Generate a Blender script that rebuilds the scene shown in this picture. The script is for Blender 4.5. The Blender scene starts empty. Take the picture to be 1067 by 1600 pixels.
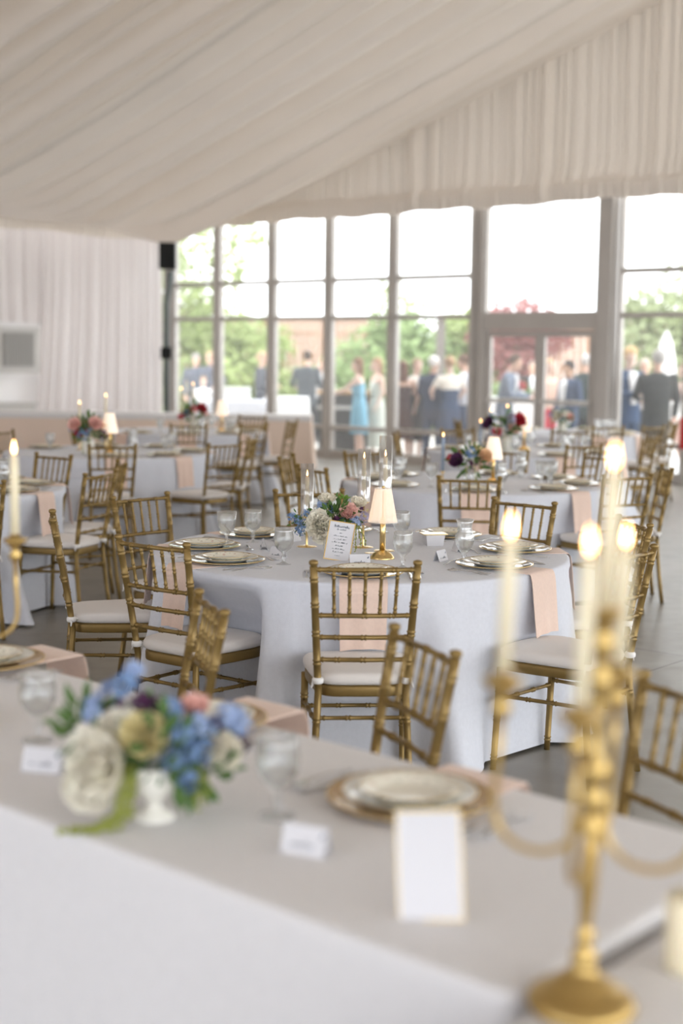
import bpy, math, random
from mathutils import Vector, Matrix
R = math.radians
PI = math.pi
S = bpy.context.scene
COL = S.collection

# ------------------------------------------------------------------ camera
EYE = 1.65
cd = bpy.data.cameras.new('camera'); cam = bpy.data.objects.new('camera', cd); COL.objects.link(cam)
cd.sensor_fit = 'VERTICAL'; cd.sensor_height = 36.0; cd.lens = 50.0
cd.clip_end = 300
cd.dof.use_dof = True; cd.dof.focus_distance = 6.0; cd.dof.aperture_fstop = 1.4
cam.matrix_world = (Matrix.Translation((0, 0, EYE)) @ Matrix.Rotation(R(90 - 6.28), 4, 'X') @ Matrix.Rotation(R(0.75), 4, 'Z'))
S.camera = cam
# ------------------------------------------------------------------ light
W = bpy.data.worlds.new('overcast_sky'); S.world = W; W.use_nodes = True
bg = W.node_tree.nodes['Background']
bg.inputs[0].default_value = (0.93, 0.965, 1.0, 1); bg.inputs[1].default_value = 3.3
S.view_settings.view_transform = 'Standard'; S.view_settings.look = 'None'
S.view_settings.exposure = 0.5; S.view_settings.gamma = 1.0; S.view_settings.use_curve_mapping = False
# hall axes: u runs along the glazed gable wall (left to right), v comes from it towards the camera
CORNER = Vector((-3.15, 25.5, 0)); UD = Vector((.758, -.652, 0)).normalized(); VD = Vector((-.652, -.758, 0)).normalized()
def H3(u, v, z=0.0): return CORNER + UD*u + VD*v + Vector((0, 0, z))
HALL_ROT = math.atan2(UD.y, UD.x)
def area_light(name, loc, target, sx, sy, power, color, spread=180):
    d = bpy.data.lights.new(name, 'AREA'); d.shape = 'RECTANGLE'; d.size = sx; d.size_y = sy; d.energy = power; d.color = color
    d.spread = R(spread)
    o = bpy.data.objects.new(name, d); COL.objects.link(o); o.location = loc
    o.rotation_euler = (Vector(target) - Vector(loc)).to_track_quat('-Z', 'Y').to_euler()
    return o
# added fill panels, unseen, brightening the hall from behind and beside the camera
area_light('side_fill', H3(24.5, 12, 2.6), H3(8, 9, .8), 16, 4.0, 40, (.80, .88, 1.0))
area_light('back_fill', H3(15, 24.4, 2.0), H3(13, 5, .2), 18, 3.2, 160, (.72, .83, 1.0), 110)

# ------------------------------------------------------------------ materials
def mat(name, col, rough=.6, metal=0., bump=0., bscale=200., var=0., vscale=4., trans=0., sheen=0., emis=None, estr=0., ior=1.45, sss=0., translucent=0.):
    m = bpy.data.materials.new(name); m.use_nodes = True; nt = m.node_tree; N = nt.nodes; L = nt.links
    p = N['Principled BSDF']
    p.inputs['Base Color'].default_value = (*col, 1); p.inputs['Roughness'].default_value = rough; p.inputs['Metallic'].default_value = metal
    p.inputs['IOR'].default_value = ior
    if trans: p.inputs['Transmission Weight'].default_value = trans
    if sheen: p.inputs['Sheen Weight'].default_value = sheen
    if sss:
        p.inputs['Subsurface Weight'].default_value = sss; p.inputs['Subsurface Radius'].default_value = (.02, .012, .006); p.inputs['Subsurface Scale'].default_value = 1
    if emis: p.inputs['Emission Color'].default_value = (*emis, 1); p.inputs['Emission Strength'].default_value = estr
    if var or bump:
        tc = N.new('ShaderNodeTexCoord')
    if var:
        n = N.new('ShaderNodeTexNoise'); n.inputs['Scale'].default_value = vscale; n.inputs['Detail'].default_value = 4
        L.new(tc.outputs['Object'], n.inputs['Vector'])
        r = N.new('ShaderNodeValToRGB'); r.color_ramp.elements[0].position = .3; r.color_ramp.elements[1].position = .7
        r.color_ramp.elements[0].color = (*[max(0, c*(1-var)) for c in col], 1); r.color_ramp.elements[1].color = (*[min(1, c*(1+var)) for c in col], 1)
        L.new(n.outputs['Fac'], r.inputs['Fac']); L.new(r.outputs['Color'], p.inputs['Base Color'])
    if bump:
        n2 = N.new('ShaderNodeTexNoise'); n2.inputs['Scale'].default_value = bscale; n2.inputs['Detail'].default_value = 2
        L.new(tc.outputs['Object'], n2.inputs['Vector'])
        b = N.new('ShaderNodeBump'); b.inputs['Strength'].default_value = bump; b.inputs['Distance'].default_value = .002
        L.new(n2.outputs['Fac'], b.inputs['Height']); L.new(b.outputs['Normal'], p.inputs['Normal'])
    if translucent:
        t = N.new('ShaderNodeBsdfTranslucent'); t.inputs['Color'].default_value = (*col, 1)
        mx = N.new('ShaderNodeMixShader'); mx.inputs[0].default_value = translucent
        out = N['Material Output']
        L.new(p.outputs[0], mx.inputs[1]); L.new(t.outputs[0], mx.inputs[2]); L.new(mx.outputs[0], out.inputs['Surface'])
    return m
def glass_sheet(name, refl=.06, tint=(1, 1, 1), rough=.0):
    m = bpy.data.materials.new(name); m.use_nodes = True; nt = m.node_tree; N = nt.nodes; L = nt.links
    N.remove(N['Principled BSDF'])
    t = N.new('ShaderNodeBsdfTransparent'); t.inputs[0].default_value = (*tint, 1)
    g = N.new('ShaderNodeBsdfGlossy'); g.inputs['Roughness'].default_value = rough
    lw = N.new('ShaderNodeLayerWeight'); lw.inputs['Blend'].default_value = .35
    mr = N.new('ShaderNodeMapRange'); mr.inputs['To Min'].default_value = refl; mr.inputs['To Max'].default_value = .75
    pw = N.new('ShaderNodeMath'); pw.operation = 'POWER'; pw.inputs[1].default_value = 2.2
    mx = N.new('ShaderNodeMixShader')
    L.new(lw.outputs['Facing'], pw.inputs[0]); L.new(pw.outputs[0], mr.inputs['Value']); L.new(mr.outputs[0], mx.inputs[0])
    L.new(t.outputs[0], mx.inputs[1]); L.new(g.outputs[0], mx.inputs[2]); L.new(mx.outputs[0], N['Material Output'].inputs['Surface'])
    return m
def veiled_pane():
    m = glass_sheet('window_glass', .05, (.98, .985, .98)); nt = m.node_tree; N = nt.nodes; L = nt.links
    out = N['Material Output']; old = out.inputs['Surface'].links[0].from_socket
    g = N.new('ShaderNodeBsdfTranslucent'); g.inputs['Color'].default_value = (1, .98, .95, 1)  # white translucent share stands in for glare haze; the glass carries no dust
    mx = N.new('ShaderNodeMixShader'); mx.inputs[0].default_value = .055
    L.new(old, mx.inputs[1]); L.new(g.outputs[0], mx.inputs[2]); L.new(mx.outputs[0], out.inputs['Surface']); return m
def acrylic():
    m = mat('lit_acrylic_shade', (.88, .80, .68), .25, emis=(1., .76, .56), estr=.55, bump=.9, bscale=260); nt = m.node_tree; N = nt.nodes; L = nt.links
    out = N['Material Output']; old = out.inputs['Surface'].links[0].from_socket
    tr = N.new('ShaderNodeBsdfTransparent'); tr.inputs[0].default_value = (1, .93, .88, 1)
    mx = N.new('ShaderNodeMixShader'); mx.inputs[0].default_value = .58
    L.new(old, mx.inputs[1]); L.new(tr.outputs[0], mx.inputs[2]); L.new(mx.outputs[0], out.inputs['Surface']); return m
def goblet_glass():
    m = glass_sheet('clear_pressed_glass', .30, (.97, .98, .98), .10); nt = m.node_tree; N = nt.nodes; L = nt.links
    out = N['Material Output']; old = out.inputs['Surface'].links[0].from_socket
    g = N.new('ShaderNodeBsdfGlass'); g.inputs['IOR'].default_value = 1.3; g.inputs['Roughness'].default_value = .03
    mx = N.new('ShaderNodeMixShader'); mx.inputs[0].default_value = .25
    L.new(old, mx.inputs[1]); L.new(g.outputs[0], mx.inputs[2])
    d = N.new('ShaderNodeBsdfTranslucent'); d.inputs['Color'].default_value = (.95, .95, .93, 1)  # milky white share stands in for the bright highlights of pressed glass
    m2 = N.new('ShaderNodeMixShader'); m2.inputs[0].default_value = .08
    L.new(mx.outputs[0], m2.inputs[1]); L.new(d.outputs[0], m2.inputs[2]); L.new(m2.outputs[0], out.inputs['Surface']); return m
M = {}
M['gold'] = mat('gold_chair_paint', (.255, .168, .056), .38, .5, bump=.15, bscale=90, var=.05, vscale=18)
M['cushion'] = mat('cream_cushion_cloth', (.80, .755, .72), .9, bump=.3, bscale=600, sheen=.2)
M['tie'] = mat('white_tie', (.85, .83, .81), .9)
M['linen'] = mat('pale_grey_linen', (.70, .715, .775), .92, bump=.35, bscale=420, var=.025, vscale=60, sheen=.15)
M['linen2'] = mat('warm_white_linen', (.74, .72, .715), .92, bump=.35, bscale=420, var=.02, vscale=60, sheen=.15)
M['peachcloth'] = mat('peach_table_linen', (.84, .68, .57), .92, bump=.3, bscale=300, sheen=.15)
M['peach'] = mat('peach_napkin', (.82, .63, .53), .9, bump=.35, bscale=500, var=.03, vscale=90, sheen=.2)
M['drape'] = mat('ivory_tent_liner', (.87, .80, .725), .95, var=.02, vscale=.7, translucent=.04)
M['curtain'] = mat('white_curtain', (.90, .85, .84), .95, var=.02, vscale=1, translucent=.24)
M['tentwall'] = mat('white_vinyl_tent_wall', (.9, .88, .87), .8, var=.02, vscale=1, translucent=.22)
M['clear_charger'] = glass_sheet('clear_glass_charger', .34, (.62, .62, .58), .06)
M['china'] = mat('ivory_china', (.86, .83, .75), .15)
M['china2'] = mat('sage_white_china', (.84, .84, .80), .14)
M['goldrim'] = mat('polished_gold', (.76, .56, .25), .24, 1.)
M['brass'] = mat('antique_brass', (.48, .33, .12), .34, .9)
M['silver'] = mat('stainless_steel', (.62, .62, .63), .16, 1.)
M['glass'] = goblet_glass()
M['sheet'] = glass_sheet('thin_clear_glass', .24)
M['pane'] = veiled_pane()
M['charger'] = mat('amber_glass_charger', (.50, .33, .16), .12, .55)
M['paper'] = mat('white_card', (.70, .69, .71), .7)
M['ink'] = mat('slate_blue_ink', (.12, .15, .2), .8)
M['wax'] = mat('ivory_wax', (.84, .75, .54), .45, sss=.15)
M['wax_blue'] = mat('dusty_blue_wax', (.30, .38, .50), .45)
M['flame'] = mat('candle_flame', (1, .6, .2), .5, emis=(1., .55, .20), estr=9.)
M['bigflame'] = mat('bright_candle_flame', (1, .6, .2), .5, emis=(1., .56, .22), estr=13.)
M['wick'] = mat('wick', (.02, .02, .02), .9)
M['shade'] = acrylic()
M['shade2'] = mat('lit_linen_shade', (.9, .8, .7), .6, emis=(1., .78, .58), estr=.45)
M['frame'] = mat('grey_painted_aluminium', (.52, .49, .46), .45, .1, var=.04, vscale=3)
M['black'] = mat('matt_black_plastic', (.008, .009, .009), .85)
M['pole'] = mat('slate_grey_steel', (.12, .14, .14), .5, .3)
M['acwhite'] = mat('off_white_enamel', (.62, .60, .57), .5)
M['grille'] = mat('grey_grille', (.44, .43, .41), .5)
M['red'] = mat('red_enamel', (.55, .02, .02), .35)
M['white'] = mat('white_canvas', (.85, .85, .84), .8)
M['darkbar'] = mat('charcoal_panel', (.07, .068, .066), .6)
M['wood'] = mat('honey_wood', (.45, .27, .12), .5, var=.2, vscale=8)
M['taupe'] = mat('taupe_painted_timber', (.16, .14, .125), .8, var=.06)
M['fence'] = mat('red_brown_fence_boards', (.46, .27, .19), .8, var=.18, vscale=3)
M['bark'] = mat('grey_brown_bark', (.16, .12, .09), .9, bump=.5, bscale=30, var=.2)
def concrete():
    m = mat('polished_concrete', (.27, .25, .215), .34, var=.13, vscale=.9, bump=.15, bscale=60)
    nt = m.node_tree; N = nt.nodes; L = nt.links; p = N['Principled BSDF']
    geo = N.new('ShaderNodeNewGeometry'); mp = N.new('ShaderNodeMapping'); mp.inputs['Rotation'].default_value = (0, 0, -HALL_ROT)
    br = N.new('ShaderNodeTexBrick'); br.offset = 0; br.inputs['Scale'].default_value = 1.0
    br.inputs['Brick Width'].default_value = 3.6; br.inputs['Row Height'].default_value = 3.6; br.inputs['Mortar Size'].default_value = .006
    br.inputs['Color1'].default_value = br.inputs['Color2'].default_value = (1, 1, 1, 1); br.inputs['Mortar'].default_value = (.35, .35, .35, 1)
    mm = N.new('ShaderNodeMixRGB'); mm.blend_type = 'MULTIPLY'; mm.inputs[0].default_value = 1
    src = p.inputs['Base Color'].links[0].from_socket
    L.new(geo.outputs['Position'], mp.inputs['Vector']); L.new(mp.outputs[0], br.inputs['Vector'])
    L.new(src, mm.inputs[1]); L.new(br.outputs['Color'], mm.inputs[2]); L.new(mm.outputs[0], p.inputs['Base Color'])
    # speckle
    vo = N.new('ShaderNodeTexNoise'); vo.inputs['Scale'].default_value = 7; vo.inputs['Detail'].default_value = 6
    L.new(geo.outputs['Position'], vo.inputs['Vector'])
    mr = N.new('ShaderNodeMapRange'); mr.inputs['To Min'].default_value = .26; mr.inputs['To Max'].default_value = .48
    L.new(vo.outputs['Fac'], mr.inputs['Value']); L.new(mr.outputs[0], p.inputs['Roughness'])
    return m
M['floor'] = concrete()
M['paving'] = mat('pale_outdoor_paving', (.55, .52, .48), .8, var=.08, vscale=1.5)
M['lawn'] = mat('lawn_grass', (.26, .32, .13), .95, var=.3, vscale=3)
def china_pattern(name, base):
    m = mat(name, base, .14); nt = m.node_tree; N = nt.nodes; L = nt.links; p = N['Principled BSDF']
    tc = N.new('ShaderNodeTexCoord'); v = N.new('ShaderNodeTexVoronoi'); v.inputs['Scale'].default_value = 45
    L.new(tc.outputs['Object'], v.inputs['Vector'])
    lt = N.new('ShaderNodeMath'); lt.operation = 'LESS_THAN'; lt.inputs[1].default_value = .28
    L.new(v.outputs['Distance'], lt.inputs[0])
    sx = N.new('ShaderNodeVectorMath'); sx.operation = 'LENGTH'; L.new(tc.outputs['Object'], sx.inputs[0])
    gt = N.new('ShaderNodeMath'); gt.operation = 'GREATER_THAN'; gt.inputs[1].default_value = .068; L.new(sx.outputs['Value'], gt.inputs[0])
    mu = N.new('ShaderNodeMath'); mu.operation = 'MULTIPLY'; L.new(lt.outputs[0], mu.inputs[0]); L.new(gt.outputs[0], mu.inputs[1])
    m2 = N.new('ShaderNodeMath'); m2.operation = 'MULTIPLY'; m2.inputs[1].default_value = .45; L.new(mu.outputs[0], m2.inputs[0])
    ramp = N.new('ShaderNodeValToRGB'); ramp.color_ramp.elements[0].color = (.5, .12, .10, 1); ramp.color_ramp.elements[1].color = (.15, .3, .2, 1)
    L.new(v.outputs['Color'], ramp.inputs['Fac'])
    mx = N.new('ShaderNodeMixRGB'); mx.inputs[1].default_value = (*base, 1)
    L.new(m2.outputs[0], mx.inputs[0]); L.new(ramp.outputs['Color'], mx.inputs[2]); L.new(mx.outputs[0], p.inputs['Base Color'])
    return m
M['floral'] = china_pattern('floral_china', (.84, .80, .68))
def cloth_mat(name, c): 
    if name not in M: M[name] = mat(name, c, .85, var=.05, vscale=8)
    return M[name]
def petal_mat(name, c, sss=0):
    if name not in M: M[name] = mat(name, c, .65, var=.12, vscale=30, translucent=.2)
    return M[name]

# ------------------------------------------------------------------ mesh builder
class MB:
    def __init__(s): s.v = []; s.f = []; s.sm = []; s.mi = []; s.mats = []; s.cur = 0
    def use(s, m):
        if m not in s.mats: s.mats.append(m)
        s.cur = s.mats.index(m); return s
    def add(s, vs, fs, smooth=True):
        b = len(s.v); s.v += [tuple(v) for v in vs]
        for f in fs: s.f.append(tuple(i+b for i in f)); s.sm.append(smooth); s.mi.append(s.cur)
    def box(s, x0, x1, y0, y1, z0, z1, mtx=None):
        vs = [Vector((x, y, z)) for z in (z0, z1) for x, y in ((x0, y0), (x1, y0), (x1, y1), (x0, y1))]
        if mtx: vs = [mtx @ v for v in vs]
        s.add(vs, [(3, 2, 1, 0), (4, 5, 6, 7), (0, 1, 5, 4), (1, 2, 6, 5), (2, 3, 7, 6), (3, 0, 4, 7)], False)
    def rings(s, rings, closed=True, cap=(True, True), smooth=True):
        n = len(rings[0]); vs = [p for r in rings for p in r]; fs = []
        for i in range(len(rings)-1):
            for j in range(n if closed else n-1):
                k = (j+1) % n
                fs.append((i*n+j, i*n+k, (i+1)*n+k, (i+1)*n+j))
        if cap[0]: fs.append(tuple(range(n-1, -1, -1)))
        if cap[1]: fs.append(tuple((len(rings)-1)*n+j for j in range(n)))
        s.add(vs, fs, smooth)
    def tube(s, pts, rad, n=10, cap=True, flat=1.0):
        pts = [Vector(p) for p in pts]; rad = rad if isinstance(rad, (list, tuple)) else [rad]*len(pts)
        rs = []; ref = None
        for i, p in enumerate(pts):
            t = (pts[min(i+1, len(pts)-1)] - pts[max(i-1, 0)]).normalized()
            if ref is None: ref = Vector((0, 0, 1)) if abs(t.z) < .9 else Vector((1, 0, 0))
            a = (ref - t*ref.dot(t)).normalized(); b = t.cross(a); ref = a
            rs.append([p + (a*math.cos(2*PI*j/n)*flat + b*math.sin(2*PI*j/n))*rad[i] for j in range(n)])
        s.rings(rs, True, (cap, cap))
    def lathe(s, prof, n=32, center=(0, 0, 0), mtx=None, flute=0, famp=0., fz=(0, 1), cap=True):
        if prof[0] == prof[-1]: cap = False
        cx, cy, cz = center; rs = []
        for r, z in prof:
            row = []
            for j in range(n):
                a = 2*PI*j/n; rr = r
                if flute and fz[0] <= z <= fz[1]: rr = r*(1 + famp*math.cos(flute*a))
                p = Vector((cx+rr*math.cos(a), cy+rr*math.sin(a), cz+z)); row.append(mtx @ p if mtx else p)
            rs.append(row)
        s.rings(rs, True, (cap and prof[0][0] > 1e-5, cap and prof[-1][0] > 1e-5))
    def ball(s, c, r, n=12, m=8, sc=(1, 1, 1), mtx=None):
        prof = [(max(1e-6, math.sin(PI*i/m)), -math.cos(PI*i/m)) for i in range(m+1)]
        T = (mtx or Matrix.Identity(4)) ; c = Vector(c); rs = []
        for a, z in prof: rs.append([c + (T.to_3x3() @ Vector((a*math.cos(2*PI*j/n)*r*sc[0], a*math.sin(2*PI*j/n)*r*sc[1], z*r*sc[2]))) for j in range(n)])
        s.rings(rs, True, (False, False))
    def mesh(s, name, m=None):
        me = bpy.data.meshes.new(name); me.from_pydata(s.v, [], s.f); me.polygons.foreach_set('use_smooth', s.sm)
        if s.mats:
            for x in s.mats: me.materials.append(x)
            me.polygons.foreach_set('material_index', s.mi)
        elif m: me.materials.append(m)
        me.update(); return me
    def obj(s, name, m=None, parent=None, loc=(0, 0, 0), rz=0.):
        o = bpy.data.objects.new(name, s.mesh(name, m)); COL.objects.link(o); o.parent = parent; o.location = loc; o.rotation_euler = (0, 0, rz)
        return o
def tag(o, label=None, cat=None, group=None, kind=None):
    if label: o['label'] = label
    if cat: o['category'] = cat
    if group: o['group'] = group
    if kind: o['kind'] = kind
    return o
def empty(name, loc=(0, 0, 0), rz=0.):
    o = bpy.data.objects.new(name, None); COL.objects.link(o); o.location = loc; o.rotation_euler = (0, 0, rz); o.empty_display_size = .1
    return o
def kids(o): return [c for c in KID.get(o.name, [])]
KID = {}
def refresh():
    KID.clear()
    for o in bpy.data.objects:
        if o.parent: KID.setdefault(o.parent.name, []).append(o)
def copy_tree(o, parent=None):
    c = o.copy(); COL.objects.link(c); c.parent = parent
    for ch in list(KID.get(o.name, [])): copy_tree(ch, c)
    return c
class Proto:
    """first placement moves the original, later ones copy it with its parts"""
    def __init__(s, root): s.root = root; s.used = False; refresh(); s.tree = {k: list(v) for k, v in KID.items()}
    def put(s, loc, rz, label, cat, group=None, tilt=None):
        global KID
        if not s.used: o = s.root; s.used = True
        else:
            KID = s.tree; o = copy_tree(s.root)
        o.location = loc; o.rotation_euler = (tilt[0] if tilt else 0, tilt[1] if tilt else 0, rz)
        for k in ('label', 'category', 'group'):
            if k in o: del o[k]
        tag(o, label, cat, group); return o
def struct(name, mb, m, loc=(0, 0, 0), rz=0., parent=None):
    o = mb.obj(name, m, parent, loc, rz); o['kind'] = 'structure'; return o

# ================================================================== SETTING
random.seed(4)
fl = MB(); a, b, c, d = H3(-.2, -.05), H3(25, -.05), H3(25, 25), H3(-.2, 25)
fl.add([a, d, c, b], [(0, 1, 2, 3)], False)
fl.add([p - Vector((0, 0, .2)) for p in (a, d, c, b)], [(3, 2, 1, 0)], False)
struct('floor', fl, M['floor'])
gr = MB(); gr.add([(-60, -40, -.06), (60, -40, -.06), (60, 90, -.06), (-60, 90, -.06)], [(0, 1, 2, 3)], False)
o = struct('patio_ground', gr, M['paving'])
ln = MB(); ln.add([(-40, 33, -.03), (40, 33, -.03), (40, 80, -.03), (-40, 80, -.03)], [(0, 1, 2, 3)], False)
tag(ln.obj('lawn', M['lawn']), kind='structure')

def interp(tab, x):
    if x <= tab[0][0]: return tab[0][1]
    for (a, fa), (b, fb) in zip(tab, tab[1:]):
        if x <= b:
            t = (x-a)/(b-a); return fa + (fb-fa)*t
    return tab[-1][1]
CZ = [(0, 3.83), (1, 3.97), (2.1, 4.18), (3.7, 4.58), (5.04, 4.98), (6.28, 5.37), (7.43, 5.73), (8.5, 6.07), (9.5, 6.40), (12.5, 7.4), (15.5, 6.4), (18.7, 5.37), (21.3, 4.58), (23, 4.15), (25, 3.8)]
def ceil_z(u): return sum(interp(CZ, u + k*.35) for k in (-1, 0, 1))/3 if u > .4 else interp(CZ, u)
def pleat_profile(length, wmin, wmax, depth, per=7, seed=1, sub=.25):
    """1-D list of (position, offset): gathered cloth, rounded swags meeting in soft creases"""
    rnd = random.Random(seed); out = []; x = 0.
    while x < length:
        w = rnd.uniform(wmin, wmax) if rnd.random() < .7 else rnd.uniform(wmin, wmin*1.7)
        a = depth*w*rnd.uniform(.6, 1.3)
        for k in range(per):
            t = k/per; out.append((x + t*w, a*(math.sin(PI*t)**.75)))
        x += w
    out.append((x, 0)); return out
fine = pleat_profile(25.5, .12, .40, 1.35, 9, 5); broad = pleat_profile(25.5, .45, 1.0, .48, 10, 15)
prof = [(v, off + interp(broad, v)) for v, off in fine if v < 25.2]
NU = 46; us = [25*i/NU for i in range(NU+1)]
rows = []
for v, off in prof:
    row = []
    for u in us:
        e = min(1., min(u, 25-u)/2.0)
        sag = .10*math.sin(PI*min(1, max(0, (v % 5.0)/5.0)))
        wob = .015*math.sin(u*1.1 + v*.9)
        amp = .75 + .25*math.sin(u*.35 + v*.6)
        row.append(H3(u, v + .10*math.sin(u*.35+v*.8)*e, ceil_z(u) - sag*e*.8 - (off-.16)*amp*(.06 + .94*e)*min(1, .25+v/1.2) + wob*e))
    rows.append(row)
cb = MB(); cb.rings(rows, False, (False, False)); struct('ceiling', cb, M['drape'])

gp = pleat_profile(25, .3, .6, .25, 5, 41)
mb = MB(); mb.rings([[H3(u, 24.6 + off, z) for u, off in gp] for z in (0.0, 1.2, 2.6, 4.0, 7.6)], False, (False, False)); struct('wall_back', mb, M['curtain'])  # unseen rear drape, added to cut the light from behind the camera
# gable curtain above the glazing
VAL = 3.78
gp = pleat_profile(25, .09, .26, .75, 6, 9)
rows = []
zs = [0, .03, .07, .12, .2, .35, .6, 1.0]
for zt in zs:
    row = []
    for i, (u, off) in enumerate(gp):
        if u > 25: break
        zb = VAL + .03 + .01*math.sin(u*2.3); top = max(zb+.05, ceil_z(u) + .12)
        k = .7 + .3*math.sin(u*3.3 + zt*2)
        bulge = .035 if .02 < zt < .16 else 0
        row.append(H3(u, .10 + off*k + bulge + (.03 if zt < .13 else 0), zb + (top-zb)*zt))
    rows.append(row)
gb = MB(); gb.rings(rows, False, (False, False)); struct('wall_gable_drape', gb, M['drape'])

gp = pleat_profile(24.9, .05, .14, .45, 5, 19); rows = []
for zt, ex in ((0, .05), (.25, .07), (.6, .085), (.85, .06), (1, .02)):
    rows.append([H3(u, .17 + ex + off*(.5+.5*(1-zt)), VAL + .014*math.sin(u*2.3) + .012*math.sin(u*7.7+1) + zt*.30) for u, off in gp if u < 24.9])
mb = MB(); mb.rings(rows, False, (False, False)); struct('trim_gable_valance', mb, M['drape'])
# glazed wall (wall_far): posts, muntins, door; each window its own frame + pane
def upx(px, dy=0.):
    # u on the wall for a photo column (at eye height): direction x/y
    k = (px - 4 - 533.5)/2222.
    # CORNER + UD*u : x/y = k
    return (k*CORNER.y - CORNER.x)/(UD.x - k*UD.y)
WU = {n: upx(n) for n in (272, 343, 427, 515, 614, 747, 945)}
TOPZ = 4.0; LOZ = .5; MZ1 = 2.245; MZ2 = 2.84
wf = empty('wall_far'); wf['kind'] = 'structure'
def wbox(mb, u0, u1, v0, v1, z0, z1):
    vs = [H3(u, v, z) for z in (z0, z1) for u, v in ((u0, v0), (u1, v0), (u1, v1), (u0, v1))]
    mb.add(vs, [(0, 1, 2, 3), (7, 6, 5, 4), (4, 5, 1, 0), (5, 6, 2, 1), (6, 7, 3, 2), (7, 4, 0, 3)], False)
def post(name, u, w, dep=.16):
    mb = MB(); wbox(mb, u-w/2, u+w/2, -dep/2, dep/2, 0, TOPZ)
    struct(name, mb, M['frame'])
post('trim_1', WU[272]-.04, .22); k = 2
for n, w in ((343, .095), (427, .09), (515, .09), (614, .115)): post('trim_%d' % k, WU[n], w); k += 1
mb = MB(); u = WU[747]; wbox(mb, u-.115, u-.02, -.1, .1, 0, TOPZ); wbox(mb, u-.02, u+.03, -.06, .06, 0, TOPZ); wbox(mb, u+.03, u+.115, -.1, .09, 0, TOPZ); struct('trim_6', mb, M['frame'])
mb = MB(); u = WU[945]; wbox(mb, u-.13, u-.07, -.1, .07, 0, TOPZ); wbox(mb, u-.07, u+.11, -.14, .14, 0, TOPZ); wbox(mb, u+.11, u+.14, -.06, .06, 0, TOPZ); struct('trim_7', mb, M['frame'])
ur = [WU[945]+1.28*i for i in range(1, 12)]
for i, u in enumerate(ur):
    if u < 24.8: post('trim_%d' % (8+i), u, .1)
edges = [WU[272]+.07, WU[343], WU[427], WU[515], WU[614], WU[747]-.1]
wn = 1
def window(u0, u1):
    global wn
    mb = MB(); fw = .045
    wbox(mb, u0, u0+fw, -.05, .05, 0, TOPZ); wbox(mb, u1-fw, u1, -.05, .05, 0, TOPZ)
    for z0, z1 in ((0, .14), (LOZ-.035, LOZ+.035), (MZ1-.035, MZ1+.035), (MZ2-.038, MZ2+.038), (TOPZ-.08, TOPZ)): wbox(mb, u0+fw, u1-fw, -.035, .035, z0, z1)
    o = struct('window_%d' % wn, mb, M['frame'])
    p = MB()
    for z0, z1 in ((.14, LOZ-.035), (LOZ+.035, MZ1-.035), (MZ1+.035, MZ2-.038), (MZ2+.038, TOPZ-.08)):
        p.add([H3(u0+fw, 0, z0), H3(u1-fw, 0, z0), H3(u1-fw, 0, z1), H3(u0+fw, 0, z1)], [(0, 1, 2, 3)], False)
    q = p.obj('pane', M['pane'], o); q['kind'] = 'structure'; wn += 1
for a, b in zip(edges, edges[1:]): window(a + (.045 if a != edges[0] else 0), b - (.045 if b != edges[-1] else 0))
ue = [WU[945]+.14] + ur
for a, b in zip(ue, ue[1:]):
    if b < 25: window(a+.05, b-.05)
# door bay
d0, d1 = WU[747]+.115, WU[945]-.13
mb = MB(); wbox(mb, d0, d1, -.07, .07, 2.05, 2.30); wbox(mb, d0, d1, -.05, .05, TOPZ-.08, TOPZ); wbox(mb, d0, d0+.04, -.06, .06, 0, 2.05); wbox(mb, d1-.04, d1, -.06, .06, 0, 2.05)
wbox(mb, d0, d0+.03, -.05, .05, 2.3, TOPZ-.08); wbox(mb, d1-.03, d1, -.05, .05, 2.3, TOPZ-.08)
o = struct('window_%d' % wn, mb, M['frame']); p = MB(); p.add([H3(d0+.03, 0, 2.3), H3(d1-.03, 0, 2.3), H3(d1-.03, 0, TOPZ-.08), H3(d0+.03, 0, TOPZ-.08)], [(0, 1, 2, 3)], False); q = p.obj('pane', M['pane'], o); q['kind'] = 'structure'
mid = (d0+d1)/2 + .02
for i, (a, b) in enumerate(((d0+.045, mid-.005), (mid+.005, d1-.045))):
    mb = MB(); sw = .075
    wbox(mb, a, a+sw, -.03, .03, .02, 2.04); wbox(mb, b-sw, b, -.03, .03, .02, 2.04); wbox(mb, a+sw, b-sw, -.03, .03, 1.95, 2.04); wbox(mb, a+sw, b-sw, -.03, .03, .02, .27)
    o = struct('door_%d' % (i+1), mb, M['frame'])
    p = MB(); p.add([H3(a+sw, 0, .27), H3(b-sw, 0, .27), H3(b-sw, 0, 1.95), H3(a+sw, 0, 1.95)], [(0, 1, 2, 3)], False); q = p.obj('pane', M['pane'], o); q['kind'] = 'structure'
    hb = MB(); wbox(hb, a+.02, b-.02, .03, .075, 1.0, 1.065); hb.obj('push_bar', M['acwhite'], o)['kind'] = 'structure'
bpy.data.objects.remove(wf)

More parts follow.
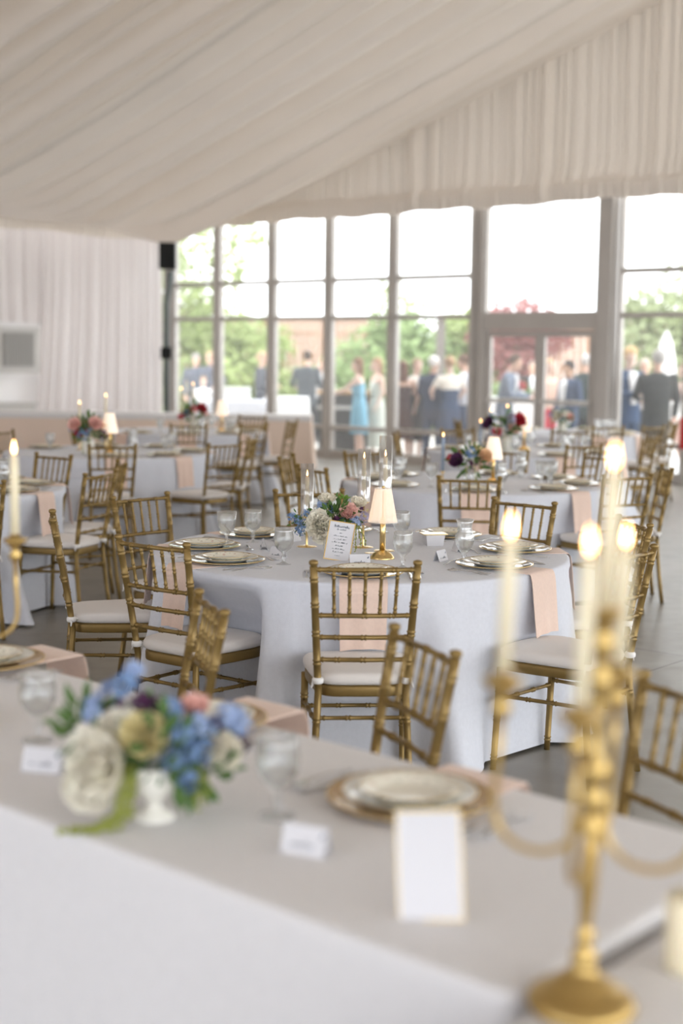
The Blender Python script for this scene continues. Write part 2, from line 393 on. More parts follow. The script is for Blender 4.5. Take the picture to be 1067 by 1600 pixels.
# left wall: backing, curtains, header
mb = MB(); vs = [H3(-.12, 0, 0), H3(-.12, 25, 0), H3(-.12, 25, 3.95), H3(-.12, 0, 3.95)]
mb.add(vs, [(0, 1, 2, 3)], False); mb.add([p - UD*.06 for p in vs], [(3, 2, 1, 0)], False); struct('wall_left', mb, M['tentwall'])
def curtain(name, v0, v1, z0, z1, seed, flare=0., depth=.42, foot=0., wmin=.10, wmax=.32):
    gp = pleat_profile(v1-v0, wmin, wmax, depth, 7, seed); rows = []
    for i in range(11):
        t = i/10; row = []
        for x, off in gp:
            s = x/(v1-v0)
            if s > 1.001: break
            k = .45 + .55*t + .12*math.sin(x*5+t*4)
            row.append(H3(.02 + off*k + foot*t, v0 + x + flare*s*t*t, z1 + (z0-z1)*t))
        rows.append(row)
    mb = MB(); mb.rings(rows, False, (False, False)); return struct(name, mb, M['curtain'])
curtain('wall_left_curtain', .12, 2.78, .02, 3.66, 21, flare=.28)
curtain('wall_left_upper_curtain', 2.74, 4.6, 2.12, 3.66, 22)
curtain('wall_left_rear_curtain', 4.5, 24, .02, 3.66, 23)
gp = pleat_profile(24.5, .06, .16, .35, 5, 31); rows = []
for t, z, ex in ((0, 3.98, .0), (.3, 3.84, .05), (.6, 3.7, .06), (1, 3.58, .04)):
    rows.append([H3(.13 + off*.8 + ex, .05 + x, z + .02*math.sin(x*3)*(t)) for x, off in gp if x < 24.5])
mb = MB(); mb.rings(rows, False, (False, False)); struct('trim_valance', mb, M['drape'])

# heating unit in the curtain gap
t = empty('air_conditioner', H3(.12, 3.62, 1.33), HALL_ROT)
tag(t, 'off-white wall air conditioner with a grey slatted grille in the curtain gap', 'air conditioner')
def loc_box(mb, x0, x1, y0, y1, z0, z1): mb.box(x0, x1, y0, y1, z0, z1)
mb = MB(); mb.box(-.12, .16, -.62, .62, 0, .70); mb.obj('housing', M['acwhite'], t)
mb = MB(); mb.box(.16, .185, -.10, .50, .08, .62)
for i in range(13): mb.box(.185, .20, -.09+.046*i, -.07+.046*i, .09, .61)
mb.obj('grille', M['grille'], t)
mb = MB(); mb.box(.16, .19, -.60, .60, -.02, .03); mb.box(.16, .18, -.6, .6, .67, .7); mb.obj('trim_strip', M['acwhite'], t)
mb = MB(); 
t = empty('wall_cabinet', H3(.06, 3.62, 0), HALL_ROT); tag(t, 'low off-white cabinet on the floor below the slatted air conditioner', 'cabinet')
mb.box(-.1, .14, -.6, .6, 0, .80); mb.obj('body', M['acwhite'], t); mb = MB(); mb.box(-.12, .18, -.62, .62, .80, .83); mb.obj('top_panel', M['acwhite'], t)

# speaker on pole
t = empty('loudspeaker', (-3.02, 24.75, 3.08), R(-8)); tag(t, 'black box loudspeaker mounted high in the corner beside the windows', 'loudspeaker')
mb = MB()
rs = []
for z in (0, .02, .46, .48):
    i = .01 if z in (0, .48) else 0
    rs.append([Vector(p) for p in ((-.145+i, -.13+i, z), (.145-i, -.13+i, z), (.10-i, .13-i, z), (-.10+i, .13-i, z))])
mb.rings(rs, smooth=False); mb.obj('cabinet', M['black'], t)
mb = MB(); mb.box(-.125, .125, -.14, -.128, .03, .45); mb.obj('front_grille', M['black'], t)
t = empty('speaker_pole', (-3.04, 24.95, 0)); tag(t, 'tall dark grey pole under the corner loudspeaker', 'pole')
mb = MB(); mb.tube([(0.02, 0, 3.06), (.0, 0, 2.8), (-.05, .0, 2.5), (-.05, .0, .02)], .05, 12); mb.obj('post', M['pole'], t)
mb = MB(); mb.box(-.14, .04, -.07, .07, 1.55, 1.75); mb.obj('clamp_box', M['black'], t)
mb = MB(); mb.lathe([(.2, 0), (.2, .015), (.05, .03)], 20, (-.05, 0, 0)); mb.obj('base_plate', M['pole'], t)
t = empty('fire_extinguisher', H3(WU[945]+1.28+.02, .12, .48)); tag(t, 'red fire extinguisher by the window at the right edge', 'fire extinguisher')
mb = MB(); mb.lathe([(.07, 0), (.075, .02), (.075, .36), (.06, .41), (.02, .43)], 20); mb.obj('tank', M['red'], t)
mb = MB(); mb.tube([(0, 0, .43), (0, 0, .49)], .014, 8); mb.tube([(-.05, 0, .49), (.06, 0, .505)], .008, 8); mb.obj('valve', M['black'], t)
mb = MB(); mb.tube([(.02, 0, .47), (.08, 0, .42), (.09, 0, .2)], .009, 8); mb.obj('hose', M['black'], t)

# ================================================================== CHAIR
def bamboo(mb, pts, r0, r1, nodes, n=10, ring=.0032):
    """turned rod with double rings at the given fractions"""
    pts = [Vector(p) for p in pts]; L = [0]
    for a, b in zip(pts, pts[1:]): L.append(L[-1] + (b-a).length)
    tot = L[-1]
    def at(s):
        s = max(0, min(tot, s))
        for i in range(len(pts)-1):
            if s <= L[i+1] + 1e-9: return pts[i].lerp(pts[i+1], (s-L[i])/max(1e-9, L[i+1]-L[i]))
        return pts[-1]
    st = [(x, 0) for x in L]
    for f in nodes:
        c = f*tot
        for d in (-.007, .007): st += [(c+d-.0045, 0), (c+d, 1), (c+d+.0045, 0)]
    st = sorted([x for x in st if 0 <= x[0] <= tot])
    mb.tube([at(s) for s, k in st], [(r0+(r1-r0)*s/tot) + ring*k for s, k in st], n)
def back_y(z):   # y of the rear posts with height (seat centre is y=0, front is +y)
    if z > .43: return -.19 - .085*((z-.43)/.5)**1.15
    return -.19 - .045*((.43-z)/.43)**1.4
def post_x(z): return .160 + .027*((z-.43)/.5) if z > .43 else .160 + .022*((.43-z)/.43)
CH = .93
def rail(z, nodes=(.04, .22, .5, .78, .96), r=.0088):
    mb = MB(); y = back_y(z); x = post_x(z); bow = -.012
    bamboo(mb, [(-x, y, z), (-x*.5, y+bow*.7, z), (0, y+bow, z), (x*.5, y+bow*.7, z), (x, y, z)], r, r, nodes, 8); return mb
def make_chair():
    t = empty('chiavari_chair')
    for s in (-1, 1):
        mb = MB(); zz = [0, .1, .2, .3, .43, .55, .67, .8, CH-.025]
        bamboo(mb, [(s*post_x(z), back_y(z), z) for z in zz], .0135, .0142, (.13, .36, .52, .60, .72, .84, .945), 12)
        z = CH-.02; mb.lathe([(.0125, -.008), (.011, -.002), (.0165, .004), (.0175, .011), (.015, .017), (.006, .02), (1e-6, .0205)], 12, (s*post_x(z), back_y(z), z-.001))
        mb.obj('rear_post', M['gold'], t)
    for s in (-1, 1):
        mb = MB(); bamboo(mb, [(s*.198, .205, 0), (s*.195, .195, .2), (s*.192, .185, .42)], .0125, .0145, (.12, .5, .78), 12); mb.obj('leg', M['gold'], t)
    def outline(k, zz, n=36):
        pts = []
        for j in range(n):
            a = 2*PI*j/n; c, s = math.cos(a), math.sin(a); e = .38
            x = (abs(c)**e)*(1 if c > 0 else -1); y = (abs(s)**e)*(1 if s > 0 else -1)
            w = .183 + .025*y; bul = .018*(1-x*x)*(1 if y > 0 else .0)
            pts.append(Vector((x*w*k, (y*.197*k + bul*k + .005), zz)))
        return pts
    mb = MB(); mb.rings([outline(.99, .412), outline(1.0, .418), outline(1.0, .445), outline(.985, .452)]); mb.obj('seat_frame', M['gold'], t)
    cu = MB(); cu.rings([outline(.96, .454), outline(1.02, .460), outline(1.04, .472), outline(1.035, .486), outline(1.0, .497), outline(.9, .502), outline(.5, .505), outline(.05, .506)])
    cu = cu.obj('cushion', M['cushion'], t)
    for s in (-1, 1):
        mb = MB(); z = .475; px, py = s*post_x(z), back_y(z)
        mb.lathe([(.0165, -.012), (.021, -.008), (.022, 0), (.021, .008), (.0165, .012)], 12, (px, py, z))
        mb.tube([(px-s*.01, py+.015, z), (px-s*.03, py+.05, z)], .008, 6, flat=.5); mb.tube([(px+s*.015, py, z), (px+s*.024, py-.004, z-.028)], [.006, .003], 6); mb.obj('tie', M['tie'], cu)
    rail(.893).obj('top_rail', M['gold'], t)
    for z in (.722, .640, .555): rail(z).obj('cross_rail', M['gold'], t)
    for i in range(5):
        f = (i-2)/3.0; mb = MB()
        bamboo(mb, [(f*post_x(.722)*.93, back_y(.722)-.010, .722), (f*post_x(.893)*.93, back_y(.893)-.010, .893)], .0064, .0064, (.12, .5, .86), 8, .0026); mb.obj('spindle', M['gold'], t)
    z = .335; mb = MB(); bamboo(mb, [(-post_x(z), back_y(z), z), (post_x(z), back_y(z), z)], .008, .008, (.06, .35, .65, .94), 8); mb.obj('stretcher', M['gold'], t)
    z = .285; mb = MB(); bamboo(mb, [(-.194, .192, z), (.194, .192, z)], .008, .008, (.06, .35, .65, .94), 8); mb.obj('stretcher', M['gold'], t)
    for s in (-1, 1):
        z = .315; mb = MB(); bamboo(mb, [(s*post_x(z), back_y(z), z), (s*.193, .19, z-.01)], .008, .008, (.06, .35, .65, .94), 8); mb.obj('stretcher', M['gold'], t)
    mb = MB()
    return t
chairP = Proto(make_chair())
def chair(cx, cy, fdeg, label, group):
    """cx, cy: centre of the top of the back; fdeg: heading the sitter would face"""
    f = R(fdeg); x = cx + .27*math.cos(f); y = cy + .27*math.sin(f)
    return chairP.put((x, y, 0), f - PI/2, label, 'chair', group)

# ================================================================== TABLEWARE (local: diner looks along +y)
def simple(name, mb, m): return mb.obj(name, m)
def make_charger(m):
    t = MB().use(m); t.lathe([(1e-6, .004), (.11, .004), (.125, .006), (.155, .013), (.163, .0145), (.165, .0125), (.155, .008), (.12, .001), (1e-6, .001)], 48)
    root = t.obj('charger_plate'); r = MB(); r.lathe([(.163, .0145), (.1648, .0160), (.1665, .0140), (.165, .0120), (.163, .0145)], 48); r.obj('rim', M['goldrim'], root); return root
def make_plate(rad, m, name, rim=True):
    t = MB(); k = rad
    t.lathe([(1e-6, .004), (.6*k, .004), (.66*k, .006), (.72*k, .0125), (.97*k, .0185), (k, .0195), (k, .018), (.72*k, .009), (.64*k, .001), (.3*k, .001), (1e-6, .001)], 48)
    root = t.obj(name, m)
    r = MB(); r.lathe([(k*.992, .0195), (k, .0204), (k*1.006, .0195), (k*1.0, .018), (k*.992, .0195)], 48); r.obj('rim', M['goldrim'], root); return root
chargerP = Proto(make_charger(M['clear_charger'])); amberP = Proto(make_charger(M['charger'])); dinnerP = Proto(make_plate(.135, M['china2'], 'dinner_plate')); saladP = Proto(make_plate(.102, M['floral'], 'salad_plate'))
def strip(mb, prof, th=.0012):
    """prof: list of (y, half width, z, curve drop) ribbon of metal along y"""
    top = []; bot = []
    rs = []
    for y, w, z in prof: rs.append([Vector((-w, y, z)), Vector((0, y, z + th*.8)), Vector((w, y, z)), Vector((w*.9, y, z-th)), Vector((-w*.9, y, z-th))])
    mb.rings(rs)
def make_fork():
    mb = MB(); strip(mb, [(-.095, .003, .003), (-.09, .0065, .003), (-.06, .0065, .004), (-.02, .0035, .009), (.03, .003, .009), (.045, .008, .006), (.055, .0115, .004), (.062, .0115, .0035)], .0015)
    for i in range(4):
        x = (i-1.5)*.0062; mb.tube([(x, .060, .0035), (x, .08, .003), (x, .098, .0065)], [.0022, .0019, .0009], 6)
    return mb.obj('fork', M['silver'])
def make_knife():
    mb = MB(); strip(mb, [(-.115, .004, .004), (-.11, .0085, .004), (-.06, .0085, .005), (-.01, .0055, .005), (.0, .005, .005), (.01, .0085, .004), (.06, .0105, .0035), (.09, .009, .003), (.108, .003, .003)], .0016); return mb.obj('knife', M['silver'])
def make_spoon():
    mb = MB(); strip(mb, [(-.09, .003, .003), (-.085, .0065, .003), (-.055, .0065, .004), (-.02, .0035, .010), (.03, .003, .010), (.04, .006, .008), (.05, .014, .005), (.065, .0195, .0025), (.08, .019, .0025), (.092, .013, .0055), (.098, .004, .007)], .0013); return mb.obj('spoon', M['silver'])
forkP = Proto(make_fork()); knifeP = Proto(make_knife()); spoonP = Proto(make_spoon())
def goblet_mesh(kind):
    mb = MB(); w = .0022
    if kind == 'ribbed':
        out = [(1e-6, 0), (.036, 0), (.037, .003), (.02, .007), (.007, .016), (.0055, .03), (.010, .045), (.006, .056), (.012, .066), (.028, .082), (.039, .105), (.042, .130), (.0425, .134), (.0445, .136), (.0425, .139), (.045, .172)]
        inn = [(.043, .172), (.0405, .14), (.0395, .13), (.036, .107), (.025, .085), (.008, .072), (1e-6, .071)]; fl = 28; fa = .022; fz = (.07, .131)
    elif kind == 'cut':
        out = [(1e-6, 0), (.034, 0), (.035, .003), (.018, .007), (.008, .014), (.006, .026), (.012, .036), (.006, .046), (.010, .055), (.030, .072), (.040, .095), (.0415, .12), (.039, .145), (.040, .158)]
        inn = [(.038, .158), (.037, .145), (.039, .12), (.037, .097), (.028, .076), (.008, .063), (1e-6, .062)]; fl = 16; fa = .035; fz = (.06, .13)
    else:
        out = [(1e-6, 0), (.035, 0), (.036, .003), (.018, .008), (.009, .018), (.012, .028), (.008, .036), (.02, .05), (.034, .072), (.041, .095), (.041, .115), (.034, .131), (.030, .137), (.033, .143), (.030, .150), (.033, .168), (.039, .188)]
        inn = [(.037, .188), (.031, .168), (.028, .150), (.029, .137), (.038, .113), (.038, .096), (.031, .075), (.015, .055), (1e-6, .052)]; fl = 18; fa = .05; fz = (.05, .12)
    n = 56; rs = []
    for i, (r, z) in enumerate(out + inn):
        row = []
        for j in range(n):
            a = 2*PI*j/n; rr = r
            if i < len(out) and fz[0] <= z <= fz[1]:
                rr = r*(1 + fa*math.cos(fl*a + (z*160 if kind != 'ribbed' else 0)))
            row.append(Vector((rr*math.cos(a), rr*math.sin(a), z)))
        rs.append(row)
    mb.rings(rs, True, (False, False)); return mb
GOB = {k: Proto(goblet_mesh(k).obj('glass_goblet', M['glass'])) for k in ('ribbed', 'cut', 'tall')}
def squiggle(mb, x0, x1, z, y, h=.006, seed=0, tilt=None, wd=.0005):
    """a line of illegible handwriting as a thin pen stroke lying just off the card face (in the x-z plane at depth y)"""
    rnd = random.Random(seed); x = x0; pts = []
    while x < x1:
        if rnd.random() < .16 and len(pts) > 3:
            mb.tube(pts, wd, 4); pts = []; x += h*.7; continue
        up = h*(1.1 if rnd.random() < .25 else .5)*rnd.uniform(.7, 1.1)
        pts += [(x, y, z), (x+h*.18, y, z+up), (x+h*.30, y, z+up*.5)]; x += h*rnd.uniform(.3, .5)
    if len(pts) > 1: mb.tube(pts, wd, 4)
def make_card(seed):
    t = empty('place_card'); mb = MB(); w, h, d = .044, .05, .018
    for s in (-1, 1):
        a = [Vector((-w, s*d, 0)), Vector((w, s*d, 0)), Vector((w, 0, h)), Vector((-w, 0, h))]
        b = [p + Vector((0, -s*.0006, -.0004)) for p in a]
        mb.add(a + b, [(0, 1, 2, 3) if s < 0 else (3, 2, 1, 0), (7, 6, 5, 4) if s < 0 else (4, 5, 6, 7), (0, 4, 5, 1), (1, 5, 6, 2), (2, 6, 7, 3), (3, 7, 4, 0)], False)
    mb.obj('folded_card', M['paper'], t)
    tx = MB(); squiggle(tx, -.026, .028, .014, 0, .012, seed, wd=.0006)
    tx.ball((.034, 0, .036), .0035, 8, 5, (1, .2, .8)); tx.ball((.037, 0, .040), .0025, 8, 5, (1, .2, 1))
    an = math.atan2(h, d)
    # lay strokes on the diner-side slope
    vs = []
    for (x, y, z) in tx.v: vs.append((x, -d + z*math.cos(an) - .0008 + y*.3, z*math.sin(an) + .0003))
    tx.v = vs; tx.obj('handwritten_name', M['ink'], t); return t
cardP = [Proto(make_card(i)) for i in range(3)]

def napkin_obj(Rt, plate_r, wdt=.095, drop=.25, lean=0.):
    """local: origin at plate centre on the table, diner side is -y; hangs over the edge"""
    mb = MB(); e = Rt - plate_r; r = .012
    path = [(.10, .0015), (0, .0015), (-.1, .0015), (-e+.02, .002), (-e-.004, .002), (-e-.013, -.006), (-e-.018, -.02)]
    for k in range(1, 9): path.append((-e-.020-.022*k/8, -.02 - (drop-.02)*k/8))
    rows = []
    nx = 12
    for i, (y, z) in enumerate(path):
        t = max(0, (i-6)/8); row = []
        for j in range(nx+1):
            s = j/nx*2-1; row.append(Vector((s*wdt*(1 - .06*t) + lean*t, y - .004*t*math.cos(s*7) + .0*s, z - .006*t*s*s + .003*t*s)))
        rows.append(row)
    mb.rings(rows, False, (False, False))
    bot = MB(); rows2 = [[p + Vector((0, .003 if i > 4 else 0, .0035 if i <= 4 else .002)) for p in r_] for i, r_ in enumerate(rows)]
    # two layers: folded cloth
    mb.rings([[p for p in r_] for r_ in rows2][::-1], False, (False, False))
    # side edges
    for idx in (0, nx):
        a = [r_[idx] for r_ in rows]; b = [r_[idx] for r_ in rows2]
        mb.rings([a, b], False, (False, False))
    mb.rings([rows[-1], rows2[-1]], False, (False, False))
    return mb
NAPK = {}

# ================================================================== ROUND TABLES
TZ = .762
def cloth_mb(Rt, chair_angles, seed, fronts=()):
    rnd = random.Random(seed); n = 220; ph = [rnd.uniform(0, 6.28) for _ in range(6)]
    def near(a):
        d = min([abs((a - c + PI) % (2*PI) - PI) for c in chair_angles] or [1]); return min(1, max(0, (1 - d/.30)*1.7))
    rows = []
    for r in (1e-4, .3, .6, Rt-.04, Rt-.008): rows.append([Vector((r*math.cos(2*PI*j/n), r*math.sin(2*PI*j/n), TZ)) for j in range(n)])
    for z in (TZ-.004, TZ-.014, TZ-.03, .70, .62, .54, .45, .36, .27, .18, .10, .04, .006):
        t = (TZ-z)/TZ; row = []
        for j in range(n):
            a = 2*PI*j/n; k = near(a)
            f = .5*math.sin(9*a+ph[0]) + .35*math.sin(17*a+ph[1]) + .22*math.sin(29*a+ph[2]) + .2*math.sin(5*a+ph[3])
            f = (f+1.0)*.5
            kk = k*min(1, max(0, (z-.12)/.3)); rr = Rt + .004 + .012*min(1, t*6) + t*(.02 + .10*f*(1-.85*kk)) + .03*t*(1-kk) + .13*t**3*f
            # a pushed-in seat presses the hanging cloth back
            h_ = min(1, max(0, (.73-z)/.17))
            for ca, rp in fronts:
                d_ = abs((a - ca + PI) % (2*PI) - PI)
                if d_ < .34:
                    tgt = max(.66, rp)/math.cos(min(d_, .3)); w_ = min(1, max(0, (.34-d_)/.11)); w_ = w_*w_*(3-2*w_)
                    if tgt < rr: rr = rr + (tgt-rr)*w_*h_
            row.append(Vector((rr*math.cos(a), rr*math.sin(a), z + (.006 if z < .01 else 0))))
        rows.append(row)
    mb = MB(); mb.rings([r[::-1] for r in rows], True, (True, False)); return mb
def make_table(Rt):
    t = empty('round_table'); mb = MB(); mb.lathe([(Rt-.01, TZ-.03), (Rt, TZ-.025), (Rt, TZ-.006), (Rt-.01, TZ-.002)], 48); mb.obj('tabletop', M['wood'], t)
    for sx in (-1, 1):
        for sy in (-1, 1): mb = MB(); mb.tube([(sx*.45, sy*.45, 0), (sx*.45, sy*.45, TZ-.03)], .016, 8); mb.obj('leg', M['pole'], t)
    return t
RT = .93
tableP = Proto(make_table(RT))
DIRS = ['right', 'back right', 'back', 'back left', 'left', 'front left', 'front', 'front right']
def dirname(a): return DIRS[int(round((a % (2*PI))/(PI/4))) % 8]
TN = {'M': 'the sharp middle round table', 'T2': 'the round table right behind the middle one', 'T3': 'the round table below the white curtain',
      'T4': 'the round table cut by the left edge', 'T5': 'the far left round table with red flowers', 'T6': 'the round table below the glass doors', 'T7': 'the farthest right round table'}
def setting(tn, cx, cy, adeg, level, sname=None, gob='cut', pr=.72, card=0, goff=(.17, .18), napl=0.):
    """level 3: everything, 2: without spoon/card, 1: plates, goblet, napkin"""
    a = R(adeg); th = TN[tn]; sn = sname or dirname(a); rz = a + PI/2   # +y local -> inward
    inn = Vector((-math.cos(a), -math.sin(a), 0)); rt = Vector((inn.y, -inn.x, 0))
    P0 = Vector((cx, cy, TZ)) - inn*pr
    def L(x, y, z=0): return P0 + rt*x + inn*y + Vector((0, 0, z))
    key = (round(pr, 3), round(napl, 2))
    if key not in NAPK: NAPK[key] = Proto(napkin_obj(RT+.008, pr, lean=napl).obj('napkin', M['peach']))
    NAPK[key].put(L(0, 0, .001), rz, 'peach napkin under the plates, %s of %s' % (sn, th), 'napkin', 'peach napkins hanging over the round tables')
    chargerP.put(L(0, 0, .006), rz, 'gold-rimmed charger plate, %s of %s' % (sn, th), 'plate', 'charger plates')
    dinnerP.put(L(0, 0, .0115), rz + .3, 'white dinner plate on charger, %s of %s' % (sn, th), 'plate', 'dinner plates')
    saladP.put(L(0, 0, .0180), rz + .9, 'floral salad plate on top, %s of %s' % (sn, th), 'plate', 'salad plates')
    if gob: GOB[gob].put(L(goff[0], goff[1], .0005), rz, '%s glass goblet, %s of %s' % ({'cut': 'cut', 'ribbed': 'ribbed', 'tall': 'tall waisted'}[gob], sn, th), 'goblet', 'glass goblets')
    if level >= 2:
        forkP.put(L(-.195, -.01, .0025), rz, 'inner fork, %s of %s' % (sn, th), 'fork', 'forks')
        forkP.put(L(-.228, -.015, .0025), rz + .03, 'outer fork, %s of %s' % (sn, th), 'fork', 'forks')
        knifeP.put(L(.195, -.02, .0025), rz, 'steel knife, %s of %s' % (sn, th), 'knife', 'knives')
    if level >= 3:
        spoonP.put(L(.23, -.02, .0025), rz - .04, 'steel spoon, %s of %s' % (sn, th), 'spoon', 'spoons')
        spoonP.put(L(-.02, .20, .0025), rz - 1.4, 'dessert spoon above the plates, %s of %s' % (sn, th), 'spoon', 'spoons')
        if card is not None: cardP[card % 3].put(L(-.01, .27, .0008), rz + .15, 'white tent place card, %s of %s' % (sn, th), 'place card', 'place cards')
SEATS = {'M': (-90, -144, 178, 137, 98, 52, 5, -38), 'T2': (-95, -48, -10, 30, 72, 140, 172, -145), 'T3': (-78, -40, 5, 60, 105, 155), 'T4': (-20, 18, 57, -60), 'T5': (-82, -40, 0, 45, -130), 'T6': (-75, -25, 15, 60, 115, 170, -125), 'T7': (-75, -35, 5, 60, 120, 180)}
def round_table(tn, cx, cy, chairs, seed):
    th = TN[tn]
    tableP.put((cx, cy, 0), 0, 'cloth-covered folding table under %s' % {'M': 'the sharp middle setting', 'T2': 'the setting right behind the middle one', 'T3': 'the setting below the white curtain', 'T4': 'the setting cut by the left edge', 'T5': 'the far left red flowers', 'T6': 'the setting below the glass doors', 'T7': 'the farthest right setting'}[tn], 'table', 'round tables')
    angs = [math.atan2(y-cy, x-cx) for x, y, f, s in chairs] + [R(a_) for a_ in SEATS[tn]]
    fr = [(math.atan2(y-cy, x-cx), math.hypot(x-cx, y-cy) - .27 - .245) for x, y, f, s in chairs]
    o = cloth_mb(RT+.006, angs, seed, fr).obj('tablecloth', M['linen'], None, (cx, cy, 0.004))
    tag(o, 'pale grey floor-length cloth on %s' % th, 'tablecloth', 'round tablecloths')
    for x, y, f, s in chairs:
        chair(x, y, f, 'gold chair with cream cushion, %s of %s' % (s or dirname(math.atan2(y-cy, x-cx)), th), 'gold chairs at the round tables')
MC = (.09, 6.43); T2C = (.95, 10.1); T3C = (-2.08, 12.75); T4C = (-2.75, 9.2); T5C = (-1.8, 16.25); T6C = (1.75, 13.6); T7C = (2.65, 17.0)
k = .988
def sc(l): return [(x*k, y*k, f, s) for x, y, f, s in l]
round_table('M', *MC, sc([(.09, 5.07, 94, None), (-.75, 5.60, 53, None), (-1.31, 6.42, 12, None), (-1.05, 7.40, -40, None), (-.18, 7.80, -76, None), (.95, 7.38, -131, None), (1.35, 6.53, -169, None), (1.126, 5.494, 139, None)]), 1)
round_table('T2', *T2C, sc([(.79, 8.80, 84, None), (1.84, 9.12, 117, None), (2.26, 9.87, 178, None), (1.30, 11.40, -104, None), (.16, 11.08, -49, None), (-.41, 10.45, -14, None), (-.20, 9.44, 31, None), (2.0, 10.9, 217, None)]), 2)
round_table('T3', *T3C, sc([(-1.85, 11.44, 108, None), (-.98, 11.85, 140, None), (-.81, 12.86, 172, None), (-3.20, 13.30, -25, None), (-2.45, 13.98, -68, None)]), 3)
round_table('T4', *T4C, sc([(-2.09, 10.28, -128, None), (-1.50, 8.81, 160, 'near right'), (-1.50, 9.64, 197, 'far right'), (-2.10, 8.02, 118, None)]), 4)
round_table('T5', *T5C, sc([(-1.62, 14.98, 100, None), (-.57, 16.17, 165, None), (-.95, 15.3, 135, None), (-1.1, 17.35, -118, None), (-2.9, 15.5, 35, None)]), 5)
round_table('T6', *T6C, sc([(2.10, 12.33, 118, None), (.52, 13.85, -8, None), (3.02, 13.9, 184, None), (2.35, 14.75, -118, None), (1.2, 14.85, -66, None)]), 6)
round_table('T7', *T7C, sc([(2.95, 15.8, 108, None), (3.50, 16.0, 130, None), (3.95, 17.0, 180, None), (2.0, 18.2, -60, None), (1.35, 16.8, 5, None)]), 7)
# place settings, main table
gobs = {}
for i, (ang, g, goff) in enumerate([(-90, 'cut', (.17, .20)), (-144, 'cut', (.17, .18)), (178, 'ribbed', (-.01, .10)), (137, 'cut', (.17, .18)), (98, 'cut', (.17, .2)), (52, None, 0), (5, None, 0), (-38, 'tall', (.04, .18))]):
    setting('M', *MC, ang, 3, gob=g, pr=.715, card=i, goff=goff or (.17, .18))
GOB['cut'].put((.284, 6.70, TZ+.0005), .3, 'cut glass goblet standing right behind the lit shade lamp', 'goblet', 'glass goblets')
for tn, c, angs, lv in (('T2', T2C, (-95, -48, -10, 30, 72, 140, 172, -145), 2), ('T3', T3C, (-78, -40, 5, 60, 105, 155), 2), ('T4', T4C, (-20, 18, 57, -60), 2), ('T5', T5C, (-82, -40, 0, 45, -130), 1), ('T6', T6C, (-75, -25, 15, 60, 115, 170, -125), 1), ('T7', T7C, (-75, -35, 5, 60, 120, 180), 1)):
    for i, a_ in enumerate(angs): setting(tn, *c, a_, lv, sname={('T4', -20): 'near right', ('T4', 18): 'far right'}.get((tn, a_)), gob=('ribbed', 'cut', 'tall')[(i+len(tn)) % 3], pr=.715, card=None)
GOB['ribbed'].put((T2C[0]+.45, T2C[1]-.15, TZ+.0005), .3, 'ribbed glass goblet standing alone near the middle of the table behind', 'goblet', 'glass goblets')

# ================================================================== CANDLES
def flame_mb(s=1.):
    mb = MB(); mb.lathe([(1e-6, 0), (.0035*s, .004*s), (.0055*s, .011*s), (.0048*s, .018*s), (.0025*s, .028*s), (.0008*s, .036*s), (1e-6, .038*s)], 12); return mb
def candle_tree(parent, x, y, z, h, r, wax, big=False):
    """a taper as a part with wick and flame as sub-parts"""
    mb = MB(); mb.lathe([(r, 0), (r*.98, h*.7), (r*.9, h-.002), (r*.55, h), (1e-6, h-.001)], 16); c = mb.obj('candle', wax, parent, (x, y, z))
    w = MB(); w.tube([(0, 0, h-.002), (.0005, 0, h+.008)], .0009, 6); w.obj('wick', M['wick'], c)
    f = flame_mb(.85 if big else .8).obj('flame', M['bigflame'] if big else M['flame'], c, (0, 0, h+.003)); return c
def taper(loc, h, r, wax, label, group, name='taper_candle', rz=0):
    t = empty(name, loc, rz); tag(t, label, 'candle', group); candle_tree(t, 0, 0, 0, h, r, wax); return t
def hurricane(loc, stem, gl, ch, label, wax=None, dis=.048):
    t = empty('candle_holder', loc); tag(t, label, 'candle holder', 'gold candle holders with glass cylinders')
    mb = MB(); mb.lathe([(dis, 0), (dis, .003), (dis-.002, .005), (.008, .006), (.0055, .012), (.0055, stem-.01), (.012, stem-.004), (.026, stem), (.026, stem+.003), (1e-6, stem+.003)], 32); mb.obj('stand', M['goldrim'], t)
    mb = MB(); r = .030; mb.lathe([(r, 0), (r, gl), (r-.002, gl), (r-.002, 0), (r, 0)], 32, (0, 0, stem+.004)); mb.obj('glass_cylinder', M['sheet'], t)
    candle_tree(t, 0, 0, stem+.003, ch-stem, .0105, wax or M['wax']); return t
Z = TZ + .0006
hurricane((-.16, 6.55, Z), .14, .245, .325, 'short gold candle holder with glass cylinder behind the white peony')
hurricane((.102, 6.555, Z), .212, .245, .41, 'middle-height gold candle holder with glass cylinder left of the lamp')
hurricane((.197, 6.44, Z), .27, .255, .43, 'tallest gold candle holder with glass cylinder behind the lamp')

